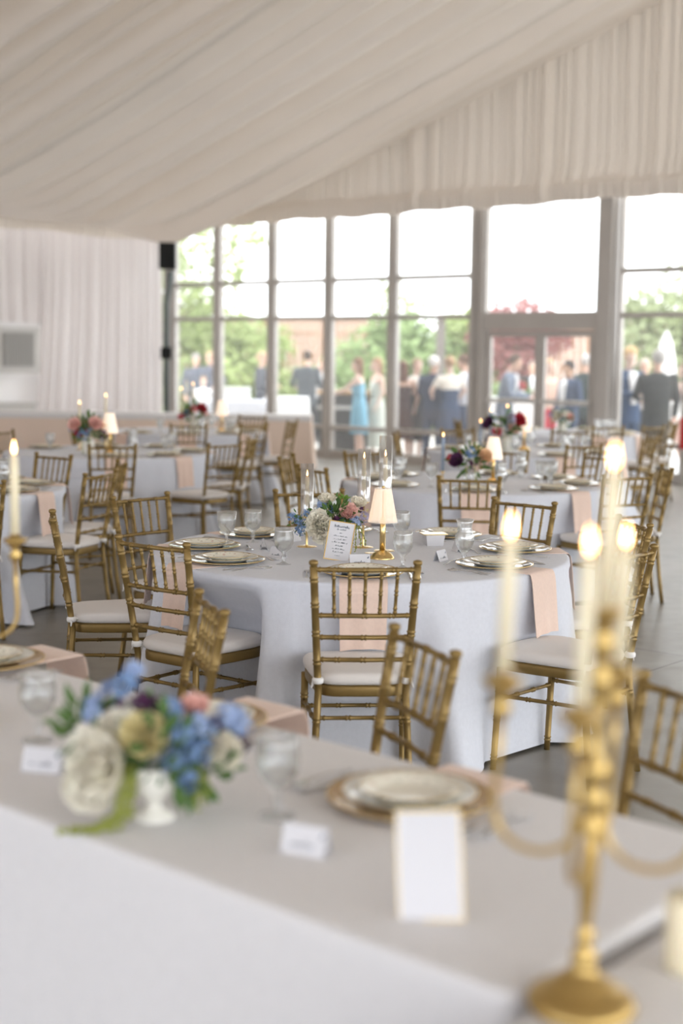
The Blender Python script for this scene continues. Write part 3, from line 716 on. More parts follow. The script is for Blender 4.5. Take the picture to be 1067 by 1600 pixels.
# lamp on the main table
def table_lamp(loc, label, s=1., linen=False, name='table_lamp'):
    t = empty(name, loc); tag(t, label, 'lamp', 'cordless table lamps')
    mb = MB(); mb.lathe([(.054*s, 0), (.056*s, .003), (.052*s, .012*s), (.04*s, .026*s), (.022*s, .038*s), (.0125*s, .041*s), (1e-6, .041*s)], 36); mb.obj('base', M['goldrim'], t)
    mb = MB(); mb.lathe([(.012*s, .04*s), (.012*s, .185*s), (.004*s, .188*s), (.003*s, .30*s), (1e-6, .30*s)], 24); mb.obj('stem', M['goldrim'], t)
    mb = MB(); n = 10 if not linen else 40
    z0, z1, r0, r1 = .165*s, .312*s, .064*s, .036*s
    rs = []
    steps = 14
    for i in range(steps+1):
        k = i/steps; row = []
        for j in range(n*6 if not linen else 48):
            N_ = n*6 if not linen else 48; a = 2*PI*j/N_
            r = r0 + (r1-r0)*k
            if not linen:
                q = math.cos(PI/n)/math.cos((a % (2*PI/n)) - PI/n); r *= q; r *= 1 + .012*((i+j) % 2)
            row.append(Vector((r*math.cos(a), r*math.sin(a), z0 + (z1-z0)*k)))
        rs.append(row)
    mb.rings(rs, True, (False, False)); mb.obj('lamp_shade', M['shade2'] if linen else M['shade'], t)
    if not linen:
        mb = MB(); mb.lathe([(r0*.97, z0-.004), (r0*1.02, z0-.004), (r0*1.02, z0), (r0*.97, z0), (r0*.97, z0-.004)], 40); mb.obj('shade_rim', M['sheet'], t)
        mb = MB(); mb.lathe([(r1*.5, z1-.002), (r1*1.03, z1-.002), (r1*1.03, z1+.003), (r1*.5, z1+.003)], 40); mb.obj('shade_cap', M['sheet'], t)
        mb = MB(); mb.lathe([(.003, z1), (.007, z1+.004), (.006, z1+.009), (1e-6, z1+.013)], 12); mb.obj('finial', M['goldrim'], t)
    return t
lp = table_lamp((.181, 6.19, Z), 'lit faceted acrylic table lamp on gold base on the sharp middle round table')
def bulb(loc, p, r=.03):
    d = bpy.data.lights.new('lamp_bulb', 'POINT'); d.energy = p; d.color = (1, .68, .42); d.shadow_soft_size = r
    o = bpy.data.objects.new('lamp_bulb', d); COL.objects.link(o); o.location = loc
bulb((.181, 6.19, TZ+.15), .35, .012)
table_lamp((T2C[0]+.12, T2C[1]-.05, Z), 'small lit lamp with cream shade on the table behind the middle one', 1.05, True)
table_lamp((T3C[0]+.05, T3C[1]-.35, Z), 'small lit lamp with cream shade on the table below the curtain', 1.15, True)
table_lamp((T6C[0]+.0, T6C[1]+.1, Z), 'small lit lamp with cream shade on the table below the glass doors', 1.1, True)
table_lamp((T5C[0]+.42, T5C[1]+.0, Z), 'small lit lamp with cream shade on the far left table', 1.15, True)
# gold coasters (mirror discs) and box
for x, y, l in ((.135, 6.36, 'gold rimmed round mirror coaster left of the lamp base'),):
    mb = MB(); mb.lathe([(.03, 0), (.031, .002), (.029, .0035), (1e-6, .0035)], 28); tag(mb.obj('coaster', M['goldrim'], None, (x, y, Z)), l, 'coaster')
t = empty('favor_box', (.436, 6.66, Z), R(12)); tag(t, 'small white tapered paper box with gold strip right of the lamp', 'box')
mb = MB(); mb.rings([[Vector(p) for p in ((-.038, -.032, 0), (.038, -.032, 0), (.038, .032, 0), (-.038, .032, 0))], [Vector(p) for p in ((-.046, -.04, .055), (.046, -.04, .055), (.046, .04, .055), (-.046, .04, .055))]], smooth=False); mb.obj('body', M['paper'], t)
mb = MB(); mb.box(-.058, .058, -.043, .043, .055, .060); mb.obj('lid', M['goldrim'], t)

# menu card of the main table
def menu_card(loc, rz, w, h, lean, label, border=True, text=True, roll=0.):
    t = empty('menu_card', loc, rz); tag(t, label, 'menu card')
    T = Matrix.Rotation(-lean, 4, 'X') @ Matrix.Rotation(roll, 4, 'Y')
    mb = MB(); mb.box(-w/2, w/2, 0, .002, .003, h-.003, T); mb.obj('card', M['paper'], t)
    if border:
        mb = MB(); e = .004 if text else .0016
        for x0, x1, z0, z1 in ((-w/2-e, w/2+e, 0, e), (-w/2-e, w/2+e, h-e, h), (-w/2-e, -w/2, e, h-e), (w/2, w/2+e, e, h-e)): mb.box(x0, x1, -.002 if text else .0022, .004, z0, z1, T)
        mb.box(-.004, .004, .004, .007, h*.1, h*.9, T)
        mb.tube([T @ Vector((0, .006, h*.6)), Vector((0, .09, .001))], .0022, 6); mb.obj('frame', M['goldrim'], t)
    if text:
        tx = MB()
        for i, (wd, hh) in enumerate(((.6, .009), (.36, .006), (.12, .004), (.55, .0055), (.5, .0055), (.62, .0055), (.3, .005), (.5, .0055), (.42, .0055), (.2, .004))):
            squiggle(tx, -w*wd/2, w*wd/2, h*(.86 - .082*i), -.0006, hh, i+7, wd=.00035 if i else .0006)
        tx.v = [tuple(T @ Vector(v)) for v in tx.v] if not isinstance(tx.v[0], Vector) else tx.v
        tx.obj('lettering', M['ink'], t)
        if border:
            cu = bpy.data.curves.new('heading', 'FONT'); cu.body = 'Dinner Menu'; cu.size = .0125; cu.shear = .35; cu.align_x = 'CENTER'; cu.extrude = .0002
            ob = bpy.data.objects.new('heading', cu); COL.objects.link(ob); cu.materials.append(M['ink']); ob.parent = t
            dg = bpy.context.evaluated_depsgraph_get(); hm_ = bpy.data.meshes.new_from_object(ob.evaluated_get(dg), depsgraph=dg); bpy.data.objects.remove(ob)
            ob = bpy.data.objects.new('heading', hm_); COL.objects.link(ob); ob.parent = t
            ob.matrix_local = T @ Matrix.Translation((0, -.0012, h*.84)) @ Matrix.Rotation(PI/2, 4, 'X')
    return t
menu_card((-.02, 6.115, Z+.002), R(-6), .108, .172, R(14), 'gold framed white menu card leaning before the flowers on the middle table', roll=R(7.5))

# ================================================================== FLOWERS
def petal(mb, c, up, side, ln, wd, cup, n=5, m=4):
    """a cupped petal from c, growing along 'up' and bending towards 'side' """
    nrm = up.cross(side).normalized(); rows = []
    for i in range(n+1):
        t = i/n; w = wd*math.sin(PI*min(.93, .12+.83*t))**.8; bend = cup*t*t
        row = []
        for j in range(m+1):
            s = j/m*2-1; row.append(c + up*(ln*t*(1-.12*abs(cup)*t)) + side*(ln*bend - wd*.35*s*s*(1-t*.3)) + nrm*(w*s) + up*(.06*ln*math.cos(s*6)*t))
        rows.append(row)
    mb.rings(rows, False, (False, False))
def bloom(mb, c, axis, r, layers=5, open_=1., seed=0, per=6):
    rnd = random.Random(seed); axis = Vector(axis).normalized(); a = axis.orthogonal().normalized(); b = axis.cross(a)
    for k in range(layers):
        f = (k+1)/layers; n = per + k
        for i in range(n):
            th = 2*PI*i/n + k*.7 + rnd.uniform(-.15, .15); out = a*math.cos(th) + b*math.sin(th)
            tilt = f*open_*.95
            up = (axis*math.cos(tilt) + out*math.sin(tilt)).normalized(); sd = (-out*math.cos(tilt) + axis*math.sin(tilt)).normalized()
            petal(mb, Vector(c) + out*r*.12*f - axis*r*.25, up, sd*(1 if f < .85 else .6), r*(.75+.5*f)*rnd.uniform(.9, 1.1), r*(.42+.34*f), .30)
def cluster(mb, c, r, n, s, seed, flat=1.):
    """many little five-petalled blossoms around a centre"""
    rnd = random.Random(seed); c = Vector(c)
    for _ in range(n):
        d = Vector((rnd.gauss(0, 1), rnd.gauss(0, 1), rnd.gauss(0, 1)*flat)).normalized(); p = c + d*r*rnd.uniform(.55, 1.)
        a = d.orthogonal().normalized(); b = d.cross(a)
        for k in range(5):
            th = k*2*PI/5 + rnd.random(); o_ = a*math.cos(th)+b*math.sin(th); q = d.cross(o_)
            mb.add([p, p+o_*s*.6+q*s*.35+d*s*.15, p+o_*s+d*s*.1, p+o_*s*.6-q*s*.35+d*s*.15], [(0, 1, 2, 3)], False)
def leaves(mb, c, r, n, s, seed, up=.3):
    rnd = random.Random(seed); c = Vector(c)
    for _ in range(n):
        d = Vector((rnd.gauss(0, 1), rnd.gauss(0, 1), rnd.gauss(0, .7)+up)).normalized(); p = c + d*r*rnd.uniform(.2, 1.); a = d.orthogonal().normalized()
        l = s*rnd.uniform(.7, 1.4); w = l*.2; nrm = d.cross(a)*l*.08
        mb.add([p, p+d*l*.35+a*w, p+d*l*.75+a*w*.7+nrm, p+d*l, p+d*l*.75-a*w*.7+nrm, p+d*l*.35-a*w], [(0, 1, 2, 3, 4, 5)], False)
def amaranth(mb, pts, seed, r=.006, bead=.0035):
    rnd = random.Random(seed); pts = [Vector(p) for p in pts]
    mb.tube(pts, .0012, 5)
    for a, b in zip(pts, pts[1:]):
        L = (b-a).length; n = max(2, int(L/.0035))
        for i in range(n):
            p = a.lerp(b, i/n) + Vector((rnd.uniform(-r, r), rnd.uniform(-r, r), rnd.uniform(-r, r)))*.7
            s = bead*rnd.uniform(.7, 1.2); mb.add([p+Vector((s, 0, 0)), p+Vector((0, s, 0)), p+Vector((-s, 0, 0)), p+Vector((0, -s, 0)), p+Vector((0, 0, s)), p-Vector((0, 0, s))],
                   [(0, 1, 4), (1, 2, 4), (2, 3, 4), (3, 0, 4), (1, 0, 5), (2, 1, 5), (3, 2, 5), (0, 3, 5)], True)
PW = petal_mat('white_petals', (.94, .87, .74)); PP = petal_mat('pink_petals', (.90, .56, .49)); PB = petal_mat('blue_petals', (.22, .34, .56)); PLB = petal_mat('pale_blue_petals', (.36, .46, .68))
PY = petal_mat('butter_yellow_petals', (.78, .68, .36)); PV = petal_mat('plum_petals', (.10, .03, .09)); PG = petal_mat('green_leaves', (.10, .19, .05)); PLG = petal_mat('lime_amaranth', (.42, .46, .10)); PR = petal_mat('red_petals', (.50, .03, .05)); PL = petal_mat('lilac_petals', (.50, .46, .62))
PC = petal_mat('peach_petals', (.80, .52, .30))
# --- main table arrangement (behind the menu card)
t = empty('flower_arrangement', (-.06, 6.36, Z)); tag(t, 'low bouquet of white peony, pink rose and blue blooms on the middle table', 'flowers')
mb = MB(); mb.lathe([(.03, 0), (.034, .003), (.040, .02), (.045, .06), (.040, .09), (.037, .105), (.044, .118), (.041, .118), (.034, .104), (.037, .09), (1e-6, .02)], 32, (.02, .03, 0), flute=16, famp=.02, fz=(.01, .1)); mb.obj('vase', M['china'], t)
def part(name, fn, m, *a, **k):
    mb = MB(); fn(mb, *a, **k); return mb.obj(name, m, t)
part('peony', bloom, PW, (-.035, -.05, .135), (-.35, -1, .25), .060, 6, 1., 3)
part('peony', bloom, PW, (-.03, -.07, .09), (.0, -1, -.6), .034, 3, 1.1, 13)
part('rose', bloom, PP, (.09, -.02, .185), (.1, -.7, .8), .040, 5, .9, 5)
part('white_tulip', bloom, PW, (-.005, .0, .245), (0, -.2, 1), .036, 3, 1.25, 6)
part('white_tulip', bloom, PW, (.135, .02, .225), (.2, -.3, 1), .034, 3, 1.0, 7)
part('white_stem', lambda mb: mb.tube([(0, 0, .235), (0, 0, .12)], .0018, 6), PLG)
for i, (c_, r_, n_) in enumerate((((.12, -.05, .145), .032, 30), ((.06, -.06, .14), .028, 26), ((-.03, .02, .215), .03, 26), ((.0, -.0, .2), .028, 20))): part('delphinium', cluster, PLB if i % 2 == 0 else PB, c_, r_, n_, .012, 20+i)
for i, c_ in enumerate(((-.135, -.03, .15), (-.115, -.05, .125), (-.16, -.01, .165), (-.10, -.02, .175), (-.125, -.04, .105))): part('tweedia', cluster, PB, c_, .026, 26, .008, 40+i)
part('lilac_spray', cluster, PL, (.165, -.02, .165), .032, 34, .009, 50); part('lilac_spray', cluster, PY, (.175, .0, .18), .03, 18, .006, 51); part('sweet_pea', cluster, PV, (.04, -.05, .155), .022, 14, .012, 52); part('sweet_pea', cluster, PV, (.15, .0, .20), .014, 8, .010, 53)
part('foliage', leaves, PG, (.03, 0, .15), .085, 130, .045, 54); part('foliage', leaves, PG, (-.12, -.02, .14), .05, 60, .02, 55)
part('fern_tip', leaves, petal_mat('bright_green', (.22, .38, .07)), (.065, .0, .245), .02, 30, .018, 56, 1.2)
for i, (x, dx) in enumerate(((.125, .0), (.135, .012), (.145, .022), (.118, -.006))): part('amaranthus', amaranth, PLG, [(x-.03, -.03, .15), (x, -.07, .125), (x+dx, -.08, .07), (x+dx, -.082, .02 + .012*i)], 60+i)
# cut-glass votive left of the vase
mb = MB(); mb.lathe([(1e-6, 0), (.03, 0), (.033, .01), (.036, .09), (.034, .09), (.03, .012), (1e-6, .01)], 40, flute=20, famp=.03, fz=(.005, .085)); tag(mb.obj('glass_tumbler', M['glass'], None, (-.27, 6.56, Z)), 'cut glass tumbler behind the blue blossoms on the middle table', 'tumbler')

def small_bouquet(loc, label, cols, seed, s=1., vase=None):
    global t
    t = empty('flower_arrangement', loc); tag(t, label, 'flowers', 'bouquets on the round tables'); rnd = random.Random(seed)
    mb = MB(); mb.lathe([(.03*s, 0), (.04*s, .01), (.045*s, .07*s), (.035*s, .11*s), (.032*s, .11*s), (1e-6, .03)], 24); mb.obj('vase', vase or M['china'], t)
    part('foliage', leaves, PG, (0, 0, .15*s), .10*s, 70, .05*s, seed)
    for i, c_ in enumerate(cols):
        a_ = 2*PI*i/len(cols) + rnd.uniform(-.3, .3) - PI/2; r_ = .085*s*rnd.uniform(.6, 1.2)
        p_ = (r_*math.cos(a_)*1.3, r_*math.sin(a_), (.16 + rnd.uniform(-.03, .05))*s)
        if i % 2: part('blossom', bloom, c_, p_, (math.cos(a_), math.sin(a_)-.5, .8), .042*s, 3, 1., seed+i)
        else: part('blossom_spray', cluster, c_, p_, .04*s, 22, .014*s, seed+i)
    for k_ in range(2): part('amaranthus', amaranth, PLG, [(-.03+.06*k_, -.03, .13*s), (-.03+.06*k_, -.075, .09*s), (-.03+.07*k_, -.08, .02)], seed+k_)
small_bouquet((T2C[0]-.07, T2C[1]-.32, Z), 'bouquet with peach bloom and plum flowers on the table behind the middle one', [PB, PC, PP, PY, PV, PC, PR, PV], 101, 1.15, M['sheet'])
small_bouquet((T3C[0]-.13, T3C[1]-.42, Z), 'bouquet of blue, pink and plum flowers on the table below the curtain', [PB, PP, PV, PC, PB, PR, PLB, PP], 131, 1.35)
small_bouquet((T5C[0]+.12, T5C[1]-.1, Z), 'bouquet with bright red flowers on the far left round table', [PR, PR, PP, PV, PR, PB, PR], 151, 1.3)
small_bouquet((T6C[0]-.2, T6C[1]-.2, Z), 'loose bouquet of lilac and red flowers on the table below the doors', [PL, PR, PL, PP, PLB, PV, PR], 171, 1.5)
small_bouquet((T7C[0]-.05, T7C[1]-.1, Z), 'bouquet of white and pink flowers on the farthest right round table', [PW, PP, PW, PR, PLB, PW], 191, 1.2)
def stick(loc, st, h, wax, label):
    t = empty('candlestick', loc); tag(t, label, 'candlestick', 'tall taper candlesticks'); mb = MB()
    mb.lathe([(.04, 0), (.042, .004), (.01, .012), (.006, .03), (.006, st-.02), (.014, st-.012), (.012, st), (1e-6, st)], 20); mb.obj('stand', M['goldrim'], t)
    candle_tree(t, 0, 0, st, h, .011, wax); return t
def at_px(px, cx, cy, dy=0): return ((px-4-533.5)/2222*(cy+dy), cy+dy)
for px, tc, dy, top, lbl in ((691, T2C, -.1, 1.13, 'leftmost blue taper candlestick on the table behind the middle one'), (776, T2C, .15, 1.06, 'blue taper candlestick right of the cream lamp behind the middle table'),
        (749, T6C, 0, 1.07, 'leftmost short blue taper on the table below the glass doors'), (765, T6C, .2, 1.17, 'second blue taper from the left on the table below the doors'), (790, T6C, -.1, 1.22, 'tallest blue taper on the table below the glass doors'), (817, T6C, .1, 1.06, 'rightmost blue taper on the table below the glass doors'),
        (282, T5C, .3, 1.27, 'left taper candlestick on the far left round table'), (300, T5C, .1, 1.33, 'taller right taper candlestick on the far left round table'),
        (123, T3C, .2, 1.22, 'left taper candlestick on the table below the curtain'), (164, T3C, .45, 1.28, 'right taper candlestick on the table below the curtain')):
    x, y = at_px(px+4, *tc, dy); top -= .04; hh = .24
    blue = tc in (T2C, T6C); stick((x, y, Z), top-hh-TZ, hh, M['wax_blue'] if blue else M['wax'], lbl)

# ================================================================== LONG PEACH TABLE (back left)
def rect_cloth(name, x0, x1, y0, y1, z, m, label, mtx, seed, amp=.03, nperm=14, fl=1.):
    """local rectangle with rounded corners and a floor-length skirt"""
    rnd = random.Random(seed); per = []
    rc = .03
    def side(ax, ay, bx, by):
        L = math.hypot(bx-ax, by-ay); n = max(4, int(L*nperm))
        for i in range(n): per.append((ax+(bx-ax)*i/n, ay+(by-ay)*i/n, (by-ay)/L, -(bx-ax)/L))
    def corner(cx, cy, a0):
        for i in range(7):
            a_ = a0 + i/7*PI/2; per.append((cx+rc*math.cos(a_), cy+rc*math.sin(a_), math.cos(a_), math.sin(a_)))
    side(x0+rc, y0, x1-rc, y0); corner(x1-rc, y0+rc, -PI/2); side(x1, y0+rc, x1, y1-rc); corner(x1-rc, y1-rc, 0); side(x1-rc, y1, x0+rc, y1); corner(x0+rc, y1-rc, PI/2); side(x0, y1-rc, x0, y0+rc); corner(x0+rc, y0+rc, PI)
    ph = [rnd.uniform(0, 6) for _ in range(4)]
    rows = []
    def isc(i): return 0
    for k_, (dz, out) in enumerate(((0, -.03), (0, -.006), (-.003, 0), (-.012, .004), (-.03, .006), (-.1, .010), (-.25, .016), (-.42, .022), (-.6, .028), (-(z-.006), .034))):
        row = []; t_ = -dz/z; s_ = 0
        for i, (x, y, nx, ny) in enumerate(per):
            s_ = i/nperm; f = .5*math.sin(s_*5.1+ph[0]) + .3*math.sin(s_*9.7+ph[1]) + .25*math.sin(s_*2.3+ph[2])
            o_ = (out*fl if out > 0 else out) + amp*t_*(f+.9)
            row.append(mtx @ Vector((x+nx*o_, y+ny*o_, z+dz)))
        rows.append(row)
    mb = MB(); mb.rings(rows, True, (True, False)); 
    return mb
def frame_m(ox, oy, ang): return Matrix.Translation((ox, oy, 0)) @ Matrix.Rotation(ang, 4, 'Z')
def trestle(L_, D_, z, loc, rz, label, group=None):
    t = empty('folding_table', loc, rz); tag(t, label, 'table', group); mb = MB(); mb.box(.01, L_-.01, .01, D_-.01, z-.03, z-.004); mb.obj('tabletop', M['wood'], t)
    for x in (.3, L_-.3):
        for y in (.12, D_-.12): mb = MB(); mb.tube([(x, y, 0), (x, y, z-.03)], .015, 8); mb.obj('leg', M['pole'], t)
mb = rect_cloth('x', 0, 5.1, 0, .76, .76, M['peachcloth'], '', Matrix.Identity(4), 77, amp=.03)
tag(mb.obj('long_tablecloth', M['peachcloth'], None, (-5.55, 20.6, .004), R(.5)), 'peach floor-length cloth on the long table in front of the white curtain', 'tablecloth')
trestle(5.1, .76, .76, (-5.55, 20.6, 0), R(.5), 'long rectangular table covered in peach cloth before the curtain')
mb = MB(); rows = []
for y, z in ((-.018, .69), (-.012, .755), (0, .7675), (.76, .7675), (.772, .755), (.775, .70)): rows.append([Vector((x, y, z)) for x in (-.005, 1.2, 2.5, 3.8, 5.105)])
mb.rings(rows, False, (False, False)); tag(mb.obj('table_overlay', M['linen2'], None, (-5.55, 20.6, .004), R(.5)), 'white runner covering the top of the long peach table', 'table runner')

# ================================================================== FOREGROUND HEAD TABLE
EA = math.atan2(-.663, .749); E_ = Vector((math.cos(EA), math.sin(EA), 0)); N_ = Vector((-math.sin(EA), math.cos(EA), 0))
def EN(e, n, z=0): return E_*e + N_*n + Vector((0, 0, z))
N0, N1 = 1.585, 2.385; E1 = -1.075; E0 = -4.9
o0 = EN(E0, N0)
mb = rect_cloth('x', 0, E1-E0, 0, N1-N0, TZ, None, '', Matrix.Identity(4), 5, amp=.008, fl=.35)
tag(mb.obj('head_tablecloth', M['linen2'], None, (o0.x, o0.y, .004), EA), 'off-white cloth on the long blurred table across the foreground', 'tablecloth', 'foreground tablecloths')
trestle(E1-E0, N1-N0, TZ, (o0.x, o0.y, 0), EA, 'long rectangular table under the off-white cloth in the foreground', 'foreground folding tables')
o1 = EN(E1+.045, 1.28)
mb = rect_cloth('x', 0, 1.5, 0, 1.0, TZ-.004, None, '', Matrix.Identity(4), 6, amp=.008, fl=.35)
tag(mb.obj('head_tablecloth', M['linen2'], None, (o1.x, o1.y, .004), EA), 'off-white cloth at the bottom right corner under the candelabrum', 'tablecloth', 'foreground tablecloths')
trestle(1.5, 1.0, TZ-.004, (o1.x, o1.y, 0), EA, 'short table under the candelabrum at the bottom right', 'foreground folding tables')
HG = 'gold chairs along the far side of the foreground table'
chair(-.385, 4.17, -163, 'blurred gold chair back behind the blue foreground bouquet', HG)
chair(.217, 3.64, -158, 'blurred gold chair back behind the foreground plate', HG)
chair(.785, 3.10, -157, 'blurred gold chair back at the lower right edge', HG)
# dishes
FG = 'place settings on the foreground table'
def fg_setting(cx, cy, tag_, gob, forks=True, big=True):
    global P
    rz = EA + PI; 
    inn = -N_; rt = -E_
    c = Vector((cx, cy, TZ+.0045))
    def L(x, y, z=0): return c + rt*x + inn*y + Vector((0, 0, z))
    FGN.put(L(0, -.02, .001), rz, 'peach napkin on the far edge of the foreground table %s' % tag_, 'napkin', 'foreground napkins')
    amberP.put(L(0, 0, .006), rz, 'amber charger plate on the foreground table %s' % tag_, 'plate', 'foreground charger plates')
    dinnerP.put(L(0, 0, .0115), rz, 'white dinner plate on the foreground table %s' % tag_, 'plate', 'foreground dinner plates')
    saladP.put(L(0, 0, .018), rz + .9, 'floral salad plate on the foreground table %s' % tag_, 'plate', 'foreground salad plates')
    forkP.put(L(-.195, 0, .0025), rz, 'inner fork on the foreground table %s' % tag_, 'fork', 'foreground forks')
    forkP.put(L(-.228, 0, .0025), rz + .03, 'outer fork on the foreground table %s' % tag_, 'fork', 'foreground forks')
    knifeP.put(L(.195, 0, .0025), rz, 'knife on the foreground table %s' % tag_, 'knife', 'foreground knives')
    spoonP.put(L(.228, 0, .0025), rz, 'spoon on the foreground table %s' % tag_, 'spoon', 'foreground spoons')
FGN = Proto(napkin_obj(.24, 0.0, wdt=.10, drop=.2).obj('napkin', M['peach']))
fg_setting(.143, 2.745, 'beside the blank menu card', None)
fg_setting(-.335, 3.33, 'behind the bouquet', None)
fg_setting(-1.0, 3.95, 'at the left edge', None)
FZ = TZ + .0046
GOB['cut'].put((-.116, 2.655, FZ), .3, 'blurred glass goblet between the foreground bouquet and plate', 'goblet', 'foreground goblets')
GOB['cut'].put((-.686, 3.17, FZ), .8, 'blurred glass goblet left of the foreground bouquet', 'goblet', 'foreground goblets')
cardP[0].put((-.055, 2.46, FZ), R(-25), 'blurred white tent card beside the blank menu card', 'place card', 'foreground place cards')
cardP[1].put((-.625, 2.94, FZ), R(-14), 'blurred white tent card left of the foreground bouquet', 'place card', 'foreground place cards')
mc = menu_card((.150, 2.155, FZ), R(-12), .100, .172, R(12), 'blurred plain white card standing in the foreground before the plate', border=True, text=False, roll=R(-5))

# foreground bouquet in white compote
t = empty('flower_arrangement', (-.352, 2.64, FZ)); tag(t, 'blurred bouquet of white, yellow and blue flowers in white footed vase', 'flowers')
mb = MB(); mb.lathe([(1e-6, 0), (.040, 0), (.042, .006), (.022, .016), (.014, .03), (.020, .038), (.046, .06), (.052, .09), (.049, .105), (.045, .105), (.045, .09), (.03, .06), (1e-6, .05)], 36); mb.obj('vase', M['china'], t)
part('peony', bloom, PW, (-.095, -.035, .115), (-.7, -1, .2), .062, 6, 1.05, 70)
part('peony', bloom, PW, (-.115, -.03, .065), (-.4, -1, -.5), .045, 5, 1.1, 71)
part('peony', bloom, PW, (-.06, .0, .165), (-.3, -.7, .9), .042, 5, .9, 72)
part('yellow_rose', bloom, PY, (-.012, -.03, .165), (.1, -.9, .6), .044, 5, .9, 73)
part('white_tulip', bloom, PW, (.125, .01, .13), (.5, -.9, .1), .046, 4, .55, 74)
part('pink_rose', bloom, PP, (.07, .06, .20), (.1, -.3, 1), .028, 4, .9, 75)
for i, (c_, r_, n_, m_) in enumerate((((.06, -.02, .165), .036, 34, PB), ((.085, -.02, .135), .034, 30, PB), ((.045, -.03, .12), .03, 26, PB), ((.09, .0, .18), .03, 24, PLB), ((.07, -.055, .09), .024, 20, PB), ((-.09, .05, .22), .03, 24, PLB), ((-.06, .05, .25), .026, 20, PB), ((-.115, .03, .20), .028, 20, PLB), ((.14, .05, .19), .03, 22, PLB), ((.165, .04, .17), .024, 14, PLB), ((-.045, .06, .275), .018, 12, PLB), ((.03, .03, .2), .026, 20, PB))): part('delphinium', cluster, m_, c_, r_, n_, .014, 300+i)
for i, (c_) in enumerate(((-.075, .02, .205), (-.03, .04, .215), (.0, .03, .21), (.16, .02, .14), (.11, .04, .17))): part('sweet_pea', cluster, PV, c_, .02, 18, .014, 330+i)
part('foliage', leaves, PG, (.02, 0, .12), .075, 120, .05, 340); part('foliage', leaves, PG, (-.14, .02, .165), .045, 30, .05, 341); part('foliage', leaves, PG, (.10, .0, .10), .05, 40, .045, 342)
for i, x in enumerate((-.045, -.035, -.05, -.03, -.055, -.04)): part('amaranthus', amaranth, PLG, [(x, -.04, .11), (x+.002, -.066, .085), (x-.006*(i % 3), -.075, .03), (x-.02-.01*(i % 3), -.085, .01), (x-.06-.012*i, -.09-.006*i, .008)], 350+i, .009, .0045)
for i, x in enumerate((.088, .10, .108)): part('amaranthus', amaranth, PLG, [(x-.02, -.03, .11), (x, -.055, .09), (x+.004*i, -.06, .035+.01*i)], 360+i, .008, .0042)

# candelabra
def candelabrum(loc, rz, label, tiltx=0., tilty=0.):
    t = empty('candelabrum', loc, 0); t.rotation_euler = (tiltx, tilty, rz); tag(t, label, 'candelabrum', 'five-light gold candelabra')
    mb = MB(); mb.lathe([(1e-6, 0), (.072, 0), (.075, .004), (.075, .010), (.070, .018), (.058, .026), (.046, .031), (.042, .036), (.034, .043), (.022, .052), (.016, .062), (.0185, .072), (.017, .080), (.009, .088), (.013, .097), (.015, .104), (.009, .112), (.0085, .12), (.0125, .17), (.0135, .225), (.011, .238), (.009, .242)], 40); mb.obj('base', M['brass'], t)
    mb = MB(); mb.lathe([(.010, .240), (.017, .250), (.017, .262), (.011, .270), (.014, .280), (.017, .292), (.016, .303), (.010, .313), (.018, .327), (.019, .340), (.012, .352), (.008, .36), (.0085, .40), (.011, .43), (.009, .44), (.014, .452), (.015, .463), (.009, .472), (.011, .49), (.015, .505), (.015, .515), (.010, .525), (.012, .533), (.017, .545), (.024, .556), (.025, .560), (.0, .560)], 36); mb.obj('stem', M['brass'], t)
    for k_ in range(4):
        a_ = k_*PI/2; ca, sa = math.cos(a_), math.sin(a_)
        pts = []
        for i in range(19):
            th = PI*1.0*i/18; r_ = .077 - .060*math.cos(th); z_ = .262 - .052*math.sin(th)
            pts.append((r_, z_))
        pts = [(.010, .285), (.0125, .272)] + pts[1:] + [(.138, .29), (.135, .33), (.134, .40)]
        mb = MB(); mb.tube([(r_*ca, r_*sa, z_) for r_, z_ in pts], .0052, 10); am = mb.obj('arm', M['brass'], t)
        mb = MB(); mb.lathe([(1e-6, .385), (.006, .388), (.013, .398), (.014, .408), (.008, .418), (.012, .425), (.027, .440), (.029, .445), (.0135, .446), (.0135, .456), (1e-6, .456)], 24, (.134*ca, .134*sa, 0)); mb.obj('candle_cup', M['brass'], am)
        candle_tree(t, .134*ca, .134*sa, .452, (.19, .170, .187, .194)[k_], .0105, M['wax'], True)
    candle_tree(t, 0, 0, .558, .185, .0115, M['wax'], True)
    return t
FZ2 = TZ + .0012
candelabrum((.338, 1.872, FZ2), R(-21), 'blurred five-arm gold candelabrum with lit ivory tapers at lower right', 0, R(1.6))
candelabrum((-.90, 3.30, FZ), R(8), 'gold candelabrum cut by the left edge with one lit taper showing')
# cream vase at the right edge
t = empty('pillar_candle', (.512, 2.0, FZ2)); tag(t, 'cream pillar candle cut by the right edge beside the candelabrum', 'candle')
mb = MB(); mb.lathe([(.030, 0), (.031, .004), (.031, .105), (.027, .112), (.01, .106), (1e-6, .106)], 28); mb.obj('wax_body', M['wax'], t)
mb = MB(); mb.tube([(0, 0, .104), (.001, 0, .118)], .001, 6); mb.obj('wick', M['wick'], t)
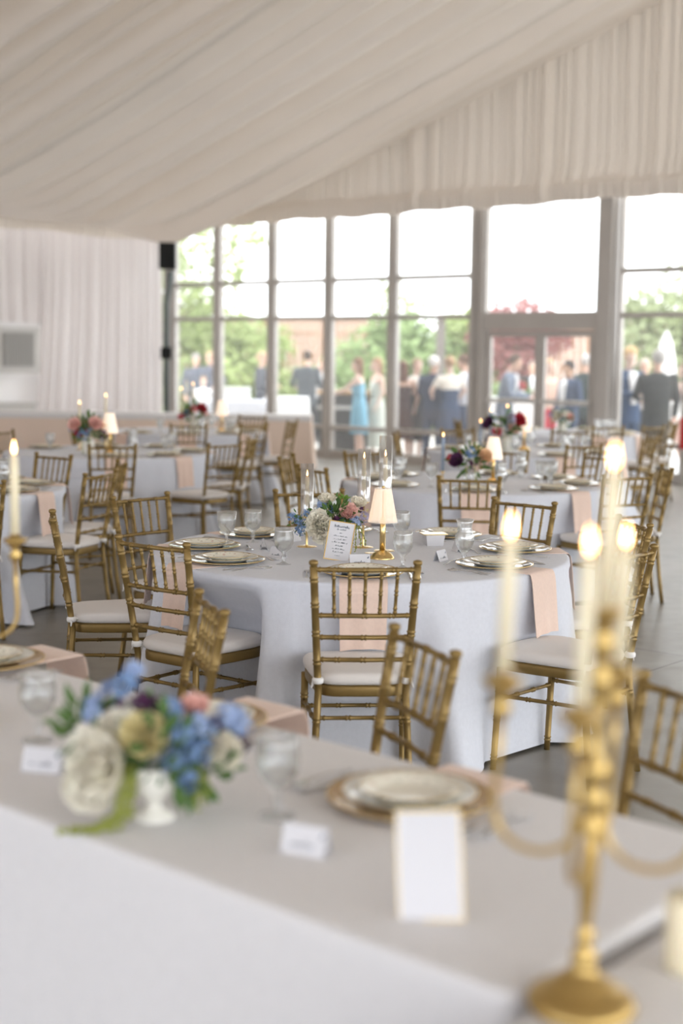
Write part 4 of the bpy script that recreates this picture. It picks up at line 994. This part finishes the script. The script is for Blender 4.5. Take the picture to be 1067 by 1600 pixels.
# ================================================================== OUTDOORS
def eval_remesh(mb, voxel, smooth=4):
    me = mb.mesh('tmp'); o = bpy.data.objects.new('tmp', me); COL.objects.link(o)
    r = o.modifiers.new('r', 'REMESH'); r.mode = 'VOXEL'; r.voxel_size = voxel; r.use_smooth_shade = True
    s_ = o.modifiers.new('s', 'SMOOTH'); s_.factor = .5; s_.iterations = smooth
    dg = bpy.context.evaluated_depsgraph_get(); out = bpy.data.meshes.new_from_object(o.evaluated_get(dg), depsgraph=dg)
    bpy.data.objects.remove(o); bpy.data.meshes.remove(me); return out
def limb(mb, pts, rad, n=12):
    """closed tapered tubes with ball joints"""
    for (a, b), (ra, rb) in zip(zip(pts, pts[1:]), zip(rad, rad[1:])):
        mb.tube([a, b], [ra, rb], n)
    for p, r in zip(pts, rad): mb.ball(p, r, n, 8)
def loft(mb, secs, n=20, sq=.85):
    """secs: (cx, cy, z, half width, half depth)"""
    rs = []
    for cx, cy, z, w, d in secs:
        row = []
        for j in range(n):
            a = 2*PI*j/n; c, s_ = math.cos(a), math.sin(a)
            row.append(Vector((cx + w*(abs(c)**sq)*(1 if c > 0 else -1), cy + d*(abs(s_)**sq)*(1 if s_ > 0 else -1), z)))
        rs.append(row)
    mb.rings(rs)
def from_mesh(name, me, m, parent):
    me.name = name; me.materials.clear(); me.materials.append(m); o = bpy.data.objects.new(name, me); COL.objects.link(o); o.parent = parent; return o
SKIN = {'light': mat('light_skin', (.62, .40, .30), .5, sss=.1), 'tan': mat('tan_skin', (.50, .30, .20), .5, sss=.1), 'pale': mat('pale_skin', (.70, .50, .41), .5, sss=.1)}
def person(loc, heading, h, label, skin='light', female=False, top=('suit', (.02, .03, .06)), bottom=(.02, .03, .06), dress=None, hair=((.10, .06, .03), 'short'), larm=None, rarm=None, shirt=None, lean=0., nod=0., turn=0., stride=.05, shoes=(.02, .015, .015), bare=False):
    """local frame: +y is where the chest faces; built for 1.75 m and scaled"""
    k_ = h/1.75; t_ = empty('person', loc, heading - PI/2); tag(t_, label, 'person'); t_.scale = (k_, k_, k_)
    sh = .185 if female else .205; hip = .165 if female else .155; ly = lean
    def B(x, y, z):   # forward lean above the waist
        return Vector((x, y + max(0, z-.95)*ly, z))
    neck = B(0, -.01, 1.48); head = B(0, .015, 1.63) + Vector((0, .04*nod, -.02*nod))
    la = larm or [(-.27, -.02, 1.14), (-.24, .10, .90)]; ra_ = rarm or [(.27, -.02, 1.14), (.24, .10, .90)]
    arms = []
    for s_, a_ in ((-1, la), (1, ra_)): arms.append([B(s_*sh, -.01, 1.40), B(*a_[0]), B(*a_[1])])
    body = MB()
    loft(body, [(0, 0, .80, .13, .09), (0, 0, .90, hip, .115), (*B(0, 0, 1.02)[:2], 1.02, .135 if female else .15, .095), (*B(0, 0, 1.2)[:2], 1.2, .15 if female else .17, .11), (*B(0, 0, 1.34)[:2], 1.34, .175 if female else .195, .105), (*B(0, -.01, 1.42)[:2], 1.42, .12, .075), (*B(0, -.01, 1.47)[:2], 1.47, .06, .055)])
    limb(body, [neck, head + Vector((0, -.02, -.06))], [.056, .05])
    hm = Matrix.Rotation(turn, 4, 'Z') @ Matrix.Rotation(-.35*nod, 4, 'X')
    def Hd(x, y, z): return head + (hm @ Vector((x, y, z)))
    body.ball(head + hm @ Vector((0, 0, .02)), .095, 16, 12, (.80, .98, 1.12), hm); body.ball(Hd(0, .025, -.055), .062, 12, 8, (.9, 1, .95), hm)
    limb(body, [Hd(0, .085, .02), Hd(0, .108, -.022)], [.011, .016], 8); body.ball(Hd(0, .085, -.095), .02, 8, 6)
    body.ball(Hd(0, .088, -.058), .016, 8, 6, (1.5, .6, .5), hm)
    for s_ in (-1, 1): body.ball(Hd(s_*.078, -.005, -.005), .026, 8, 6, (.35, .7, 1.15), hm)
    for s_, arm in zip((-1, 1), arms):
        sdr, el, wr = arm; limb(body, [sdr, el, wr], [.05, .038, .026])
        d = (wr-el).normalized(); side = d.cross(Vector((0, 0, 1))) if abs(d.z) < .9 else Vector((0, 1, 0)) ; side = (side - d*side.dot(d)).normalized(); nr = d.cross(side)
        body.tube([wr, wr+d*.045, wr+d*.09], [.026, .036, .034], 10, flat=.55)
        for i in range(4):
            b_ = wr + d*.085 + side*(.026 - .0175*i); ln = (.070, .078, .072, .055)[i]
            limb(body, [b_, b_+d*ln*.5 + nr*.006, b_+d*ln*.85 + nr*.024], [.0105, .010, .009], 7)
        b_ = wr + d*.03 + side*.026; limb(body, [b_, b_+d*.03+side*.028, b_+d*.058+side*.034+nr*.008], [.013, .0115, .010], 7)
    for s_ in (-1, 1):
        y1 = stride*s_; limb(body, [Vector((s_*.09, 0, .86)), Vector((s_*.095, y1*.5+.01, .48)), Vector((s_*.10, y1-.02, .085))], [.082, .055, .038])
        limb(body, [Vector((s_*.10, y1-.04, .045)), Vector((s_*.115, y1+.14, .032))], [.040, .034])
    bm_ = eval_remesh(body, .013, 3); bo = from_mesh('body', bm_, SKIN[skin], t_)
    e = MB()
    for s_ in (-1, 1): e.ball(Hd(s_*.032, .083, .018), .010, 8, 6, (1, .6, .7))
    e.obj('eyes', M['black'], t_)
    # shoes
    for s_ in (-1, 1):
        y1 = stride*s_; f = MB(); limb(f, [Vector((s_*.10, y1-.05, .05)), Vector((s_*.115, y1+.15, .036))], [.046, .040]); f.box(s_*.11-.04, s_*.11+.04, y1-.09, y1+.18, 0, .02); f.obj('shoe', cloth_mat('shoe_%d' % int(shoes[0]*1000), shoes), t_)
    # hair
    hc, style = hair; hb = MB()
    hb.ball(head + hm @ Vector((0, -.018, .045)), .104, 16, 12, (.84, .98, 1.0), hm)
    if style == 'curly':
        rr = random.Random(3)
        for _ in range(26):
            a_, b2 = rr.uniform(0, 2*PI), rr.uniform(.1, 1.3); hb.ball(Hd(.085*math.cos(a_)*math.cos(b2), -.01+.085*math.sin(a_)*math.cos(b2)*(1 if math.sin(a_) < 0 else .75), .06+.085*math.sin(b2)), .032, 8, 6)
    if style == 'long': loft(hb, [(*Hd(0, -.07, -.28)[:2], head.z-.30, .075, .03), (*Hd(0, -.075, -.1)[:2], head.z-.12, .09, .045), (*Hd(0, -.06, .02)[:2], head.z+.02, .085, .05)])
    if style == 'bun': hb.ball(Hd(0, -.115, .03), .045, 10, 8)
    hme = eval_remesh(hb, .012, 2)
    # cut the face opening: drop hair faces in front of and below the hairline
    inv = hm.inverted(); keep = []
    for p_ in hme.polygons:
        c_ = inv @ (p_.center - head)
        if c_.y > .035 and c_.z < .070 + .2*max(0, c_.y-.06): continue
        if c_.z < -.035 and c_.y > -.03 and style != 'long': continue
        keep.append(tuple(p_.vertices))
    h2 = MB(); h2.add([tuple(v.co) for v in hme.vertices], keep); ho = h2.obj('hair', cloth_mat('hair_%d_%d' % (int(hc[0]*1000), int(hc[2]*1000)), hc), t_)
    ho.modifiers.new('thick', 'SOLIDIFY').thickness = .006
    def sleeves(mb, r0, r1, end=1.0, short=False):
        for arm in arms:
            if short: limb(mb, [arm[0], arm[0].lerp(arm[1], .5)], [r0, r0*.95])
            else: limb(mb, [arm[0], arm[1], arm[1].lerp(arm[2], .93)], [r0, r0*.84, r1])
    kind, tc = top
    if dress is None or kind == 'shawl':
        g = MB(); zb = .74 if kind == 'suit' else .93; w_ = 1.0 if kind != 'suit' else 1.10
        g_secs = [(0, 0, zb, hip*1.12*w_, .125*w_), (0, 0, .93, hip*1.05*w_, .125*w_), (*B(0, 0, 1.06)[:2], 1.06, (.15 if female else .165)*w_, .11*w_), (*B(0, 0, 1.22)[:2], 1.22, (.165 if female else .185)*w_, .12*w_), (*B(0, 0, 1.36)[:2], 1.36, (.19 if female else .21)*w_, .112*w_), (*B(0, -.01, 1.435)[:2], 1.435, .13*w_, .08*w_), (*B(0, -.01, 1.475)[:2], 1.475, .068, .062)]
        if kind == 'shawl': g_secs = g_secs[3:]
        loft(g, g_secs); sleeves(g, .062 if kind == 'suit' else .056, .044 if kind == 'suit' else .038, short=(kind == 'shawl'))
        gm = eval_remesh(g, .014, 3); from_mesh({'suit': 'jacket', 'shirt': 'shirt', 'shawl': 'shawl', 'dress': 'blouse'}[kind], gm, cloth_mat('cloth_%d_%d_%d' % tuple(int(c*1000) for c in tc), tc), t_)
    if dress is not None:
        g = MB(); z0 = dress[1]; c_ = dress[0]
        loft(g, [(0, 0, z0, .20, .17), (0, 0, (z0+.9)/2, .195, .155), (0, 0, .90, hip*1.10, .135), (*B(0, 0, 1.05)[:2], 1.05, .142, .105), (*B(0, .01, 1.22)[:2], 1.22, .162, .125), (*B(0, .0, 1.34)[:2], 1.34, .172, .105), (*B(0, 0, 1.37)[:2], 1.37, .15, .08)])
        gm = eval_remesh(g, .014, 3); from_mesh('dress', gm, cloth_mat('cloth_%d_%d_%d' % tuple(int(x*1000) for x in c_), c_), t_)
    else:
        g = MB()
        loft(g, [(0, 0, .78, hip*1.0, .115), (0, 0, .96, hip*1.02, .12), (0, 0, 1.0, hip*.98, .11)])
        for s_ in (-1, 1):
            y1 = stride*s_; limb(g, [Vector((s_*.088, 0, .85)), Vector((s_*.095, y1*.5+.01, .48)), Vector((s_*.10, y1-.02, .11))], [.095, .075, .062])
        gm = eval_remesh(g, .014, 3); from_mesh('trousers', gm, cloth_mat('cloth_%d_%d_%d' % tuple(int(x*1000) for x in bottom), bottom), t_)
    if shirt:
        g = MB(); rows = []
        for i, (z, w) in enumerate(((1.00, .045), (1.12, .055), (1.25, .075), (1.36, .09), (1.45, .055))):
            y = {1.0: .142, 1.12: .142, 1.25: .145, 1.36: .136, 1.45: .095}[z]
            rows.append([B(x*w, y - abs(x)*.012, z) for x in (-1, -.5, 0, .5, 1)])
        g.rings(rows, False, (False, False)); so = g.obj('shirt', cloth_mat('shirt_white_cloth', (.75, .75, .76)), t_); so.modifiers.new('thick', 'SOLIDIFY').thickness = .012
        if shirt == 'tie':
            g = MB(); rows = [[B(x*w, .156 if z < 1.3 else .13, z) for x in (-1, 0, 1)] for z, w in ((1.02, .012), (1.08, .032), (1.35, .016), (1.42, .022))]
            g.rings(rows, False, (False, False)); g.obj('necktie', cloth_mat('tie_grey', (.2, .2, .24)), t_).modifiers.new('thick', 'SOLIDIFY').thickness = .01
    return t_
def pp(px, d): return ((px-4-533.5)/2222*d, d, -.055)
GY = -.055
NAVY = (.035, .06, .12); CHAR = (.05, .055, .065); BLK = (.018, .02, .022); WHT = (.78, .77, .76)
def AR(x1, y1, z1, x2, y2, z2): return [(x1, y1, z1), (x2, y2, z2)]
up = AR(-.28, .06, 1.16, -.12, .25, 1.22); upr = AR(.28, .06, 1.16, .12, .25, 1.22)
person(pp(308, 29), R(-70), 1.70, 'person in dark grey shirt behind the outdoor buffet, leftmost', top=('shirt', (.10, .11, .14)), bottom=BLK, nod=.6, larm=AR(-.30, .05, 1.15, -.28, .28, 1.05), hair=((.3, .28, .27), 'short'))
person(pp(333, 29.4), R(-110), 1.74, 'person in slate shirt bending over the outdoor buffet beside the first', top=('shirt', (.13, .14, .18)), bottom=BLK, nod=.5, lean=.1, hair=((.45, .32, .2), 'short'), rarm=AR(.32, .05, 1.2, .42, .25, 1.0))
person(pp(320, 27), R(-80), 1.26, 'small person in white before the two dark-shirted people', skin='pale', top=('shirt', WHT), bottom=WHT, hair=((.4, .25, .14), 'short'))
person(pp(411, 27), R(-20), 1.74, 'person in long charcoal dress with bent arm left of the white post', female=True, top=('shirt', (.07, .075, .09)), bottom=CHAR, rarm=AR(.24, .08, 1.15, .10, .25, 1.15), larm=upr and AR(-.2, .1, 1.12, -.05, .28, 1.12), hair=((.5, .34, .22), 'bun'), nod=.2)
person(pp(481, 27.5), R(75), 1.77, 'person in charcoal suit seen from behind in front of the brown fence', top=('suit', (.065, .075, .085)), bottom=BLK, larm=AR(-.30, .05, 1.16, -.32, .28, 1.10), hair=((.06, .04, .03), 'short'), turn=R(20))
person(pp(505, 28.6), R(-120), 1.62, 'person in white shirt half hidden by the fourth white post', top=('shirt', WHT), bottom=BLK, hair=((.3, .2, .12), 'short'))
person(pp(563, 24.1), R(175), 1.66, 'person in sky blue sleeveless dress reaching to the outdoor bar', skin='pale', female=True, dress=((.22, .46, .60), .42), larm=AR(-.17, .22, 1.2, -.10, .46, 1.12), rarm=AR(.17, .22, 1.2, .10, .46, 1.1), hair=((.22, .12, .07), 'long'), shoes=(.5, .38, .3), lean=.05)
person(pp(590, 24.6), R(200), 1.66, 'person in long pale mint dress right of the blue dress', skin='pale', female=True, dress=((.62, .66, .60), .14), hair=((.35, .2, .12), 'long'), shoes=(.5, .4, .35))
person(pp(630, 23.0), R(100), 1.62, 'person in dark brown dress with long hair seen from behind', female=True, dress=((.09, .055, .05), .40), hair=((.16, .08, .05), 'long'), larm=AR(-.26, .06, 1.16, -.12, .26, 1.1), shoes=(.1, .05, .05))
person(pp(652, 23.3), R(-60), 1.66, 'person in black dress with cream top facing the hall', skin='pale', female=True, top=('shawl', (.72, .68, .62)), dress=(BLK, .35), hair=((.32, .22, .14), 'bun'), rarm=AR(.28, .04, 1.15, .14, .24, 1.2))
person(pp(678, 22.8), R(60), 1.70, 'white-haired person in dark navy suit seen from behind', top=('suit', (.03, .045, .09)), bottom=NAVY, hair=((.75, .72, .70), 'short'), larm=up)
person(pp(703, 22.6), R(110), 1.70, 'person in cream shawl over navy dress seen from behind', skin='pale', female=True, top=('shawl', (.80, .74, .66)), dress=((.035, .06, .12), .15), hair=((.40, .24, .14), 'bun'), larm=AR(-.30, .05, 1.2, -.2, .2, 1.05), rarm=AR(.30, .05, 1.2, .2, .2, 1.05))
person(pp(726, 23.2), R(160), 1.74, 'person in white shirt and navy waistcoat beside the wide white post', top=('shirt', (.62, .63, .68)), bottom=NAVY, hair=((.14, .08, .05), 'short'), nod=.3, larm=AR(-.27, .08, 1.15, -.1, .3, 1.1))
person(pp(789, 22.6), R(-20), 1.76, 'person in grey suit leaning down behind the left door', top=('suit', (.17, .20, .26)), bottom=(.1, .12, .16), hair=((.10, .06, .04), 'short'), lean=.18, nod=.7, shirt='tie', rarm=AR(.26, .12, 1.12, .12, .38, 1.08), larm=AR(-.26, .12, 1.12, -.12, .38, 1.08))
person(pp(831, 29), R(-80), 1.62, 'distant person in black suit seen between the doors', top=('suit', BLK), bottom=BLK, hair=((.25, .2, .17), 'short'), shirt='open')
person(pp(857, 23), R(-60), 1.68, 'person in peach blouse and red skirt behind the door', skin='pale', female=True, top=('shirt', (.72, .50, .40)), bottom=(.55, .02, .05), hair=((.55, .36, .22), 'long'), larm=AR(-.22, .1, 1.15, -.02, .26, 1.15))
person(pp(889, 22.3), R(-150), 1.66, 'dark-haired person in navy suit and white collar behind the right door', skin='tan', top=('suit', NAVY), bottom=NAVY, hair=((.015, .012, .012), 'short'), shirt='open', nod=.3)
person(pp(914, 23), R(75), 1.76, 'silver-haired person in dark green suit behind the right door', top=('suit', (.03, .05, .05)), bottom=BLK, hair=((.55, .52, .5), 'short'))
person(pp(981, 20.6), R(-65), 1.85, 'curly blond person in open navy suit and white shirt outside right window', skin='pale', top=('suit', (.03, .065, .14)), bottom=(.025, .055, .12), hair=((.60, .40, .20), 'curly'), shirt='open', nod=.4, larm=AR(-.26, .08, 1.14, -.03, .25, 1.18), rarm=AR(.27, .05, 1.14, .05, .26, 1.14), turn=R(-20))
person(pp(1026, 19.75), R(80), 1.82, 'grey-haired person in black suit seen from behind near the right edge', top=('suit', (.022, .026, .026)), bottom=(.02, .024, .024), hair=((.42, .40, .38), 'short'), larm=AR(-.28, .06, 1.15, -.22, .25, 1.1), turn=R(25))
person(pp(1006, 22.6), R(-90), 1.70, 'pink-faced person glimpsed between the blond and the grey-haired ones', top=('shirt', (.5, .45, .42)), bottom=BLK, hair=((.5, .42, .36), 'short'))
person(pp(1070, 21.5), R(190), 1.66, 'person in blush dress at the extreme right edge', skin='pale', female=True, dress=((.66, .42, .36), .5), hair=((.3, .18, .1), 'long'))

# outdoor furniture
t = empty('outdoor_bar', (-.42, 24.6, GY)); tag(t, 'dark outdoor bar counter with honey wood top beside the blue dress', 'bar counter')
mb = MB(); mb.box(0, .85, 0, .6, 0, 1.04); mb.box(-.01, .86, -.01, .0, .70, .76); mb.obj('front_panel', M['darkbar'], t); mb = MB(); mb.box(-.04, .89, -.05, .65, 1.04, 1.09); mb.obj('counter_top', M['wood'], t)
mb = MB(); mb.box(-.015, .865, -.02, -.005, .78, .84); mb.obj('shelf_rail', M['acwhite'], t)
def draped(name, x, y, w, d, z, m, label, flare=.05, cat='table'):
    mm = Matrix.Identity(4); mb = rect_cloth('x', -w/2, w/2, -d/2, d/2, z, None, '', mm, 3, amp=flare); return tag(mb.obj(name, m, None, (x, y, GY+.004)), label, cat)
draped('buffet_table', -1.95, 26.2, 1.1, .7, .86, M['linen'], 'grey draped buffet table outdoors left of the charcoal dress', .06)
t = empty('chafing_box', (-1.98, 26.2, GY+.865)); tag(t, 'white box with lid on the outdoor grey buffet table', 'box'); mb = MB(); mb.box(-.26, .26, -.2, .2, 0, .20); mb.obj('body', M['white'], t); mb = MB(); mb.box(-.27, .27, -.21, .21, .20, .23); mb.obj('lid', M['white'], t)
draped('buffet_table', -1.05, 26.6, .8, .6, .92, M['white'], 'white draped table outdoors between the two dark figures', .05)
draped('buffet_table', 2.95, 24.6, 1.5, .7, 1.02, M['white'], 'white draped table outdoors behind the left door', .05)
t = empty('flower_arrangement', (3.05, 24.5, GY+1.03)); tag(t, 'red flowers on the white table outside the left door', 'flowers')
mb = MB(); mb.lathe([(.04, 0), (.06, .1), (.05, .12), (1e-6, .05)], 16); mb.obj('vase', M['white'], t); part('red_blossom', cluster, PR, (0, 0, .2), .09, 60, .05, 900); part('foliage', leaves, PG, (0, 0, .17), .12, 40, .08, 901)
# cocktail table: cinched cloth
t = empty('cocktail_table', (4.80, 21.2, GY)); tag(t, 'white cloth-wrapped cocktail table outside the right window', 'table')
mb = MB(); mb.lathe([(.34, 0), (.30, .02), (.16, .35), (.085, .55), (.17, .8), (.36, 1.04), (.375, 1.07), (.37, 1.08), (1e-6, 1.085)], 36, flute=9, famp=.06, fz=(.01, 1.0)); mb.obj('cloth', M['white'], t); mb = MB(); mb.lathe([(.088, .53), (.096, .55), (.088, .57)], 20); mb.obj('sash', M['white'], t)
# closed parasol
t = empty('closed_parasol', (5.45, 24.2, GY)); tag(t, 'closed white parasol above the grey-haired person', 'parasol')
mb = MB(); mb.tube([(0, 0, 0), (0, 0, 2.1)], .025, 10); mb.obj('pole', M['white'], t); mb = MB(); mb.lathe([(.14, 1.3), (.17, 1.4), (.14, 1.7), (.09, 2.0), (.03, 2.16), (1e-6, 2.2)], 32, flute=8, famp=.15, fz=(1.2, 2.05)); mb.obj('canopy', M['white'], t); mb = MB(); mb.lathe([(.25, 0), (.25, .06), (.05, .08)], 20); mb.obj('base', M['acwhite'], t)
# outdoor posts and bulb
t = empty('patio_post', (2.03, 30, GY)); tag(t, 'square grey post outdoors behind the guests', 'post'); mb = MB(); mb.box(-.09, .09, -.09, .09, 0, 2.5); mb.obj('shaft', M['taupe'], t); mb = MB(); mb.box(-.12, .12, -.12, .12, 2.5, 2.56); mb.obj('cap', M['taupe'], t)
# fence
def fence(x0, y0, x1, y1, h, label):
    t = empty('board_fence', (x0, y0, GY), math.atan2(y1-y0, x1-x0)); tag(t, label, 'fence'); L_ = math.hypot(x1-x0, y1-y0); n = int(L_/.16)
    mb = MB()
    for i in range(n): mb.box(i*.16+.006, i*.16+.154, -.012, .012, .05, h - .0)
    mb.obj('boards', M['fence'], t); mb = MB(); mb.box(0, L_, .012, .05, .4, .48); mb.box(0, L_, .012, .05, h-.4, h-.32); mb.box(0, L_, -.03, .05, h, h+.05); mb.obj('rails', M['fence'], t)
fence(-4.5, 38, 1.2, 37.2, 2.62, 'red-brown board fence behind the charcoal suit')
fence(2.4, 36.6, 11, 34.8, 2.75, 'red-brown board fence behind the glass doors')
# hedges and trees
def leaf_mat(name, c): 
    return mat(name, c, .6, var=.35, vscale=1.3, translucent=.35)
LG = leaf_mat('spring_green_foliage', (.40, .48, .20)); LD = leaf_mat('mid_green_foliage', (.28, .38, .16)); LR = leaf_mat('red_maple_foliage', (.40, .17, .16)); LO = leaf_mat('olive_foliage', (.33, .38, .20))
def crown(mb, blobs, n, s, seed):
    rnd = random.Random(seed); tot = sum(b[3]**2 for b in blobs)
    for (cx, cy, cz, r) in blobs:
        for _ in range(int(n*r*r/tot)):
            d = Vector((rnd.gauss(0, 1), rnd.gauss(0, 1), rnd.gauss(0, .8))).normalized(); p = Vector((cx, cy, cz)) + d*r*rnd.uniform(.55, 1.05)
            a = Vector((rnd.uniform(-1, 1), rnd.uniform(-1, 1), rnd.uniform(-.6, .6))).normalized(); b = a.cross(d).normalized(); l = s*rnd.uniform(.6, 1.3)
            mb.add([p-a*l*.5, p+b*l*.28, p+a*l*.5, p-b*l*.28], [(0, 1, 2, 3)], True)
def tree(x, y, h, blobs, n, s, m, label, seed, cat='tree', name='garden_tree', trunk=.09):
    t = empty(name, (x, y, GY)); tag(t, label, cat); mb = MB(); crown(mb, blobs, n, s, seed); mb.obj('foliage', m, t)
    mb = MB(); rnd = random.Random(seed)
    top = max(b[2] for b in blobs); mb.tube([(0, 0, 0), (.05, 0, top*.35), (-.04, .05, top*.6), (0, 0, top*.95)], [trunk, trunk*.8, trunk*.55, trunk*.2], 8)
    for b in blobs: mb.tube([(0, 0, b[2]*.55), (b[0]*.5, b[1]*.5, b[2]*.8), (b[0], b[1], b[2])], [trunk*.45, trunk*.3, trunk*.12], 6)
    mb.obj('trunk', M['bark'], t)
tree(-4.6, 33, 5, [(0, 0, 3.9, 1.0), (1.0, .2, 4.4, .9), (-.8, 0, 4.5, .8), (.5, 0, 3.2, .9), (1.9, .1, 3.6, .6), (2.3, 0, 4.3, .55), (-1, 0, 3.2, .8), (.2, 0, 5.1, .8), (1.4, 0, 3.0, .5)], 2600, .22, LG, 'airy light green tree seen through the left windows', 1)
tree(-5.2, 35, 5, [(0, 0, 1.5, 1.2), (1.3, 0, 1.3, 1.1), (0, 0, 2.7, 1.0), (1.2, 0, 2.4, .8)], 3600, .25, LG, 'dense bright green shrub behind the leftmost window', 2, 'shrub', 'garden_shrub')
tree(-2.6, 34.5, 5, [(0, 0, 1.2, 1.1), (-.5, 0, 2.2, .9), (.5, 0, 1.8, .9)], 3000, .22, LG, 'round bright green shrub behind the third window', 3, 'shrub', 'garden_shrub')
tree(-.9, 34, 5, [(0, 0, .7, .8), (.9, 0, .6, .7), (-.8, 0, .7, .7)], 2200, .18, LG, 'low green hedge in front of the brown fence', 4, 'hedge', 'garden_hedge')
tree(1.0, 33, 5, [(-.4, 0, 1.3, 1.1), (.7, 0, 1.6, 1.1), (.2, 0, 2.2, .7), (-.7, 0, .7, .8)], 3600, .24, LD, 'large green shrub behind the blue and mint dresses', 5, 'shrub', 'garden_shrub')
tree(2.9, 33.5, 5, [(-.6, 0, 1.4, 1.0), (.5, 0, 1.7, .9), (0, 0, 2.2, .7)], 3000, .24, LG, 'green shrub behind the guests in the fifth window', 6, 'shrub', 'garden_shrub')
tree(1.2, 35.5, 5, [(0, 0, 3.3, .45), (.4, 0, 3.0, .5), (-.3, 0, 2.9, .4)], 330, .16, LG, 'thin pale tree top above the big green shrub', 7)
tree(4.0, 32.5, 5, [(0, 0, 2.5, .75), (.6, 0, 2.2, .6), (-.6, 0, 2.2, .6), (0, 0, 1.5, .7)], 2400, .18, LR, 'red-leaved maple behind the left door', 8)
tree(3.3, 29, 5, [(0, 0, .75, .55), (.6, 0, .6, .5)], 1400, .16, LD, 'small green bush behind the left door', 9, 'shrub', 'garden_shrub')
tree(5.3, 30.5, 5, [(0, 0, .8, .5), (.5, 0, 1.0, .5)], 1000, .16, LG, 'small green bush behind the right door', 10, 'shrub', 'garden_shrub')
tree(6.7, 31.5, 5, [(0, 0, 1.8, 1.1), (.5, 0, 2.6, .8), (1.4, 0, 1.7, 1.1), (-.3, 0, 2.8, .5)], 3600, .2, LO, 'dark olive green tree behind the blond person', 11)
tree(8.6, 33, 5, [(0, 0, 3.2, .9), (-.9, 0, 3.4, .7), (.7, 0, 2.8, .9), (0, 0, 2.2, 1.0), (-.6, 0, 1.6, .9)], 2300, .16, LO, 'thin-leaved tree at the right edge beyond the glass', 12)
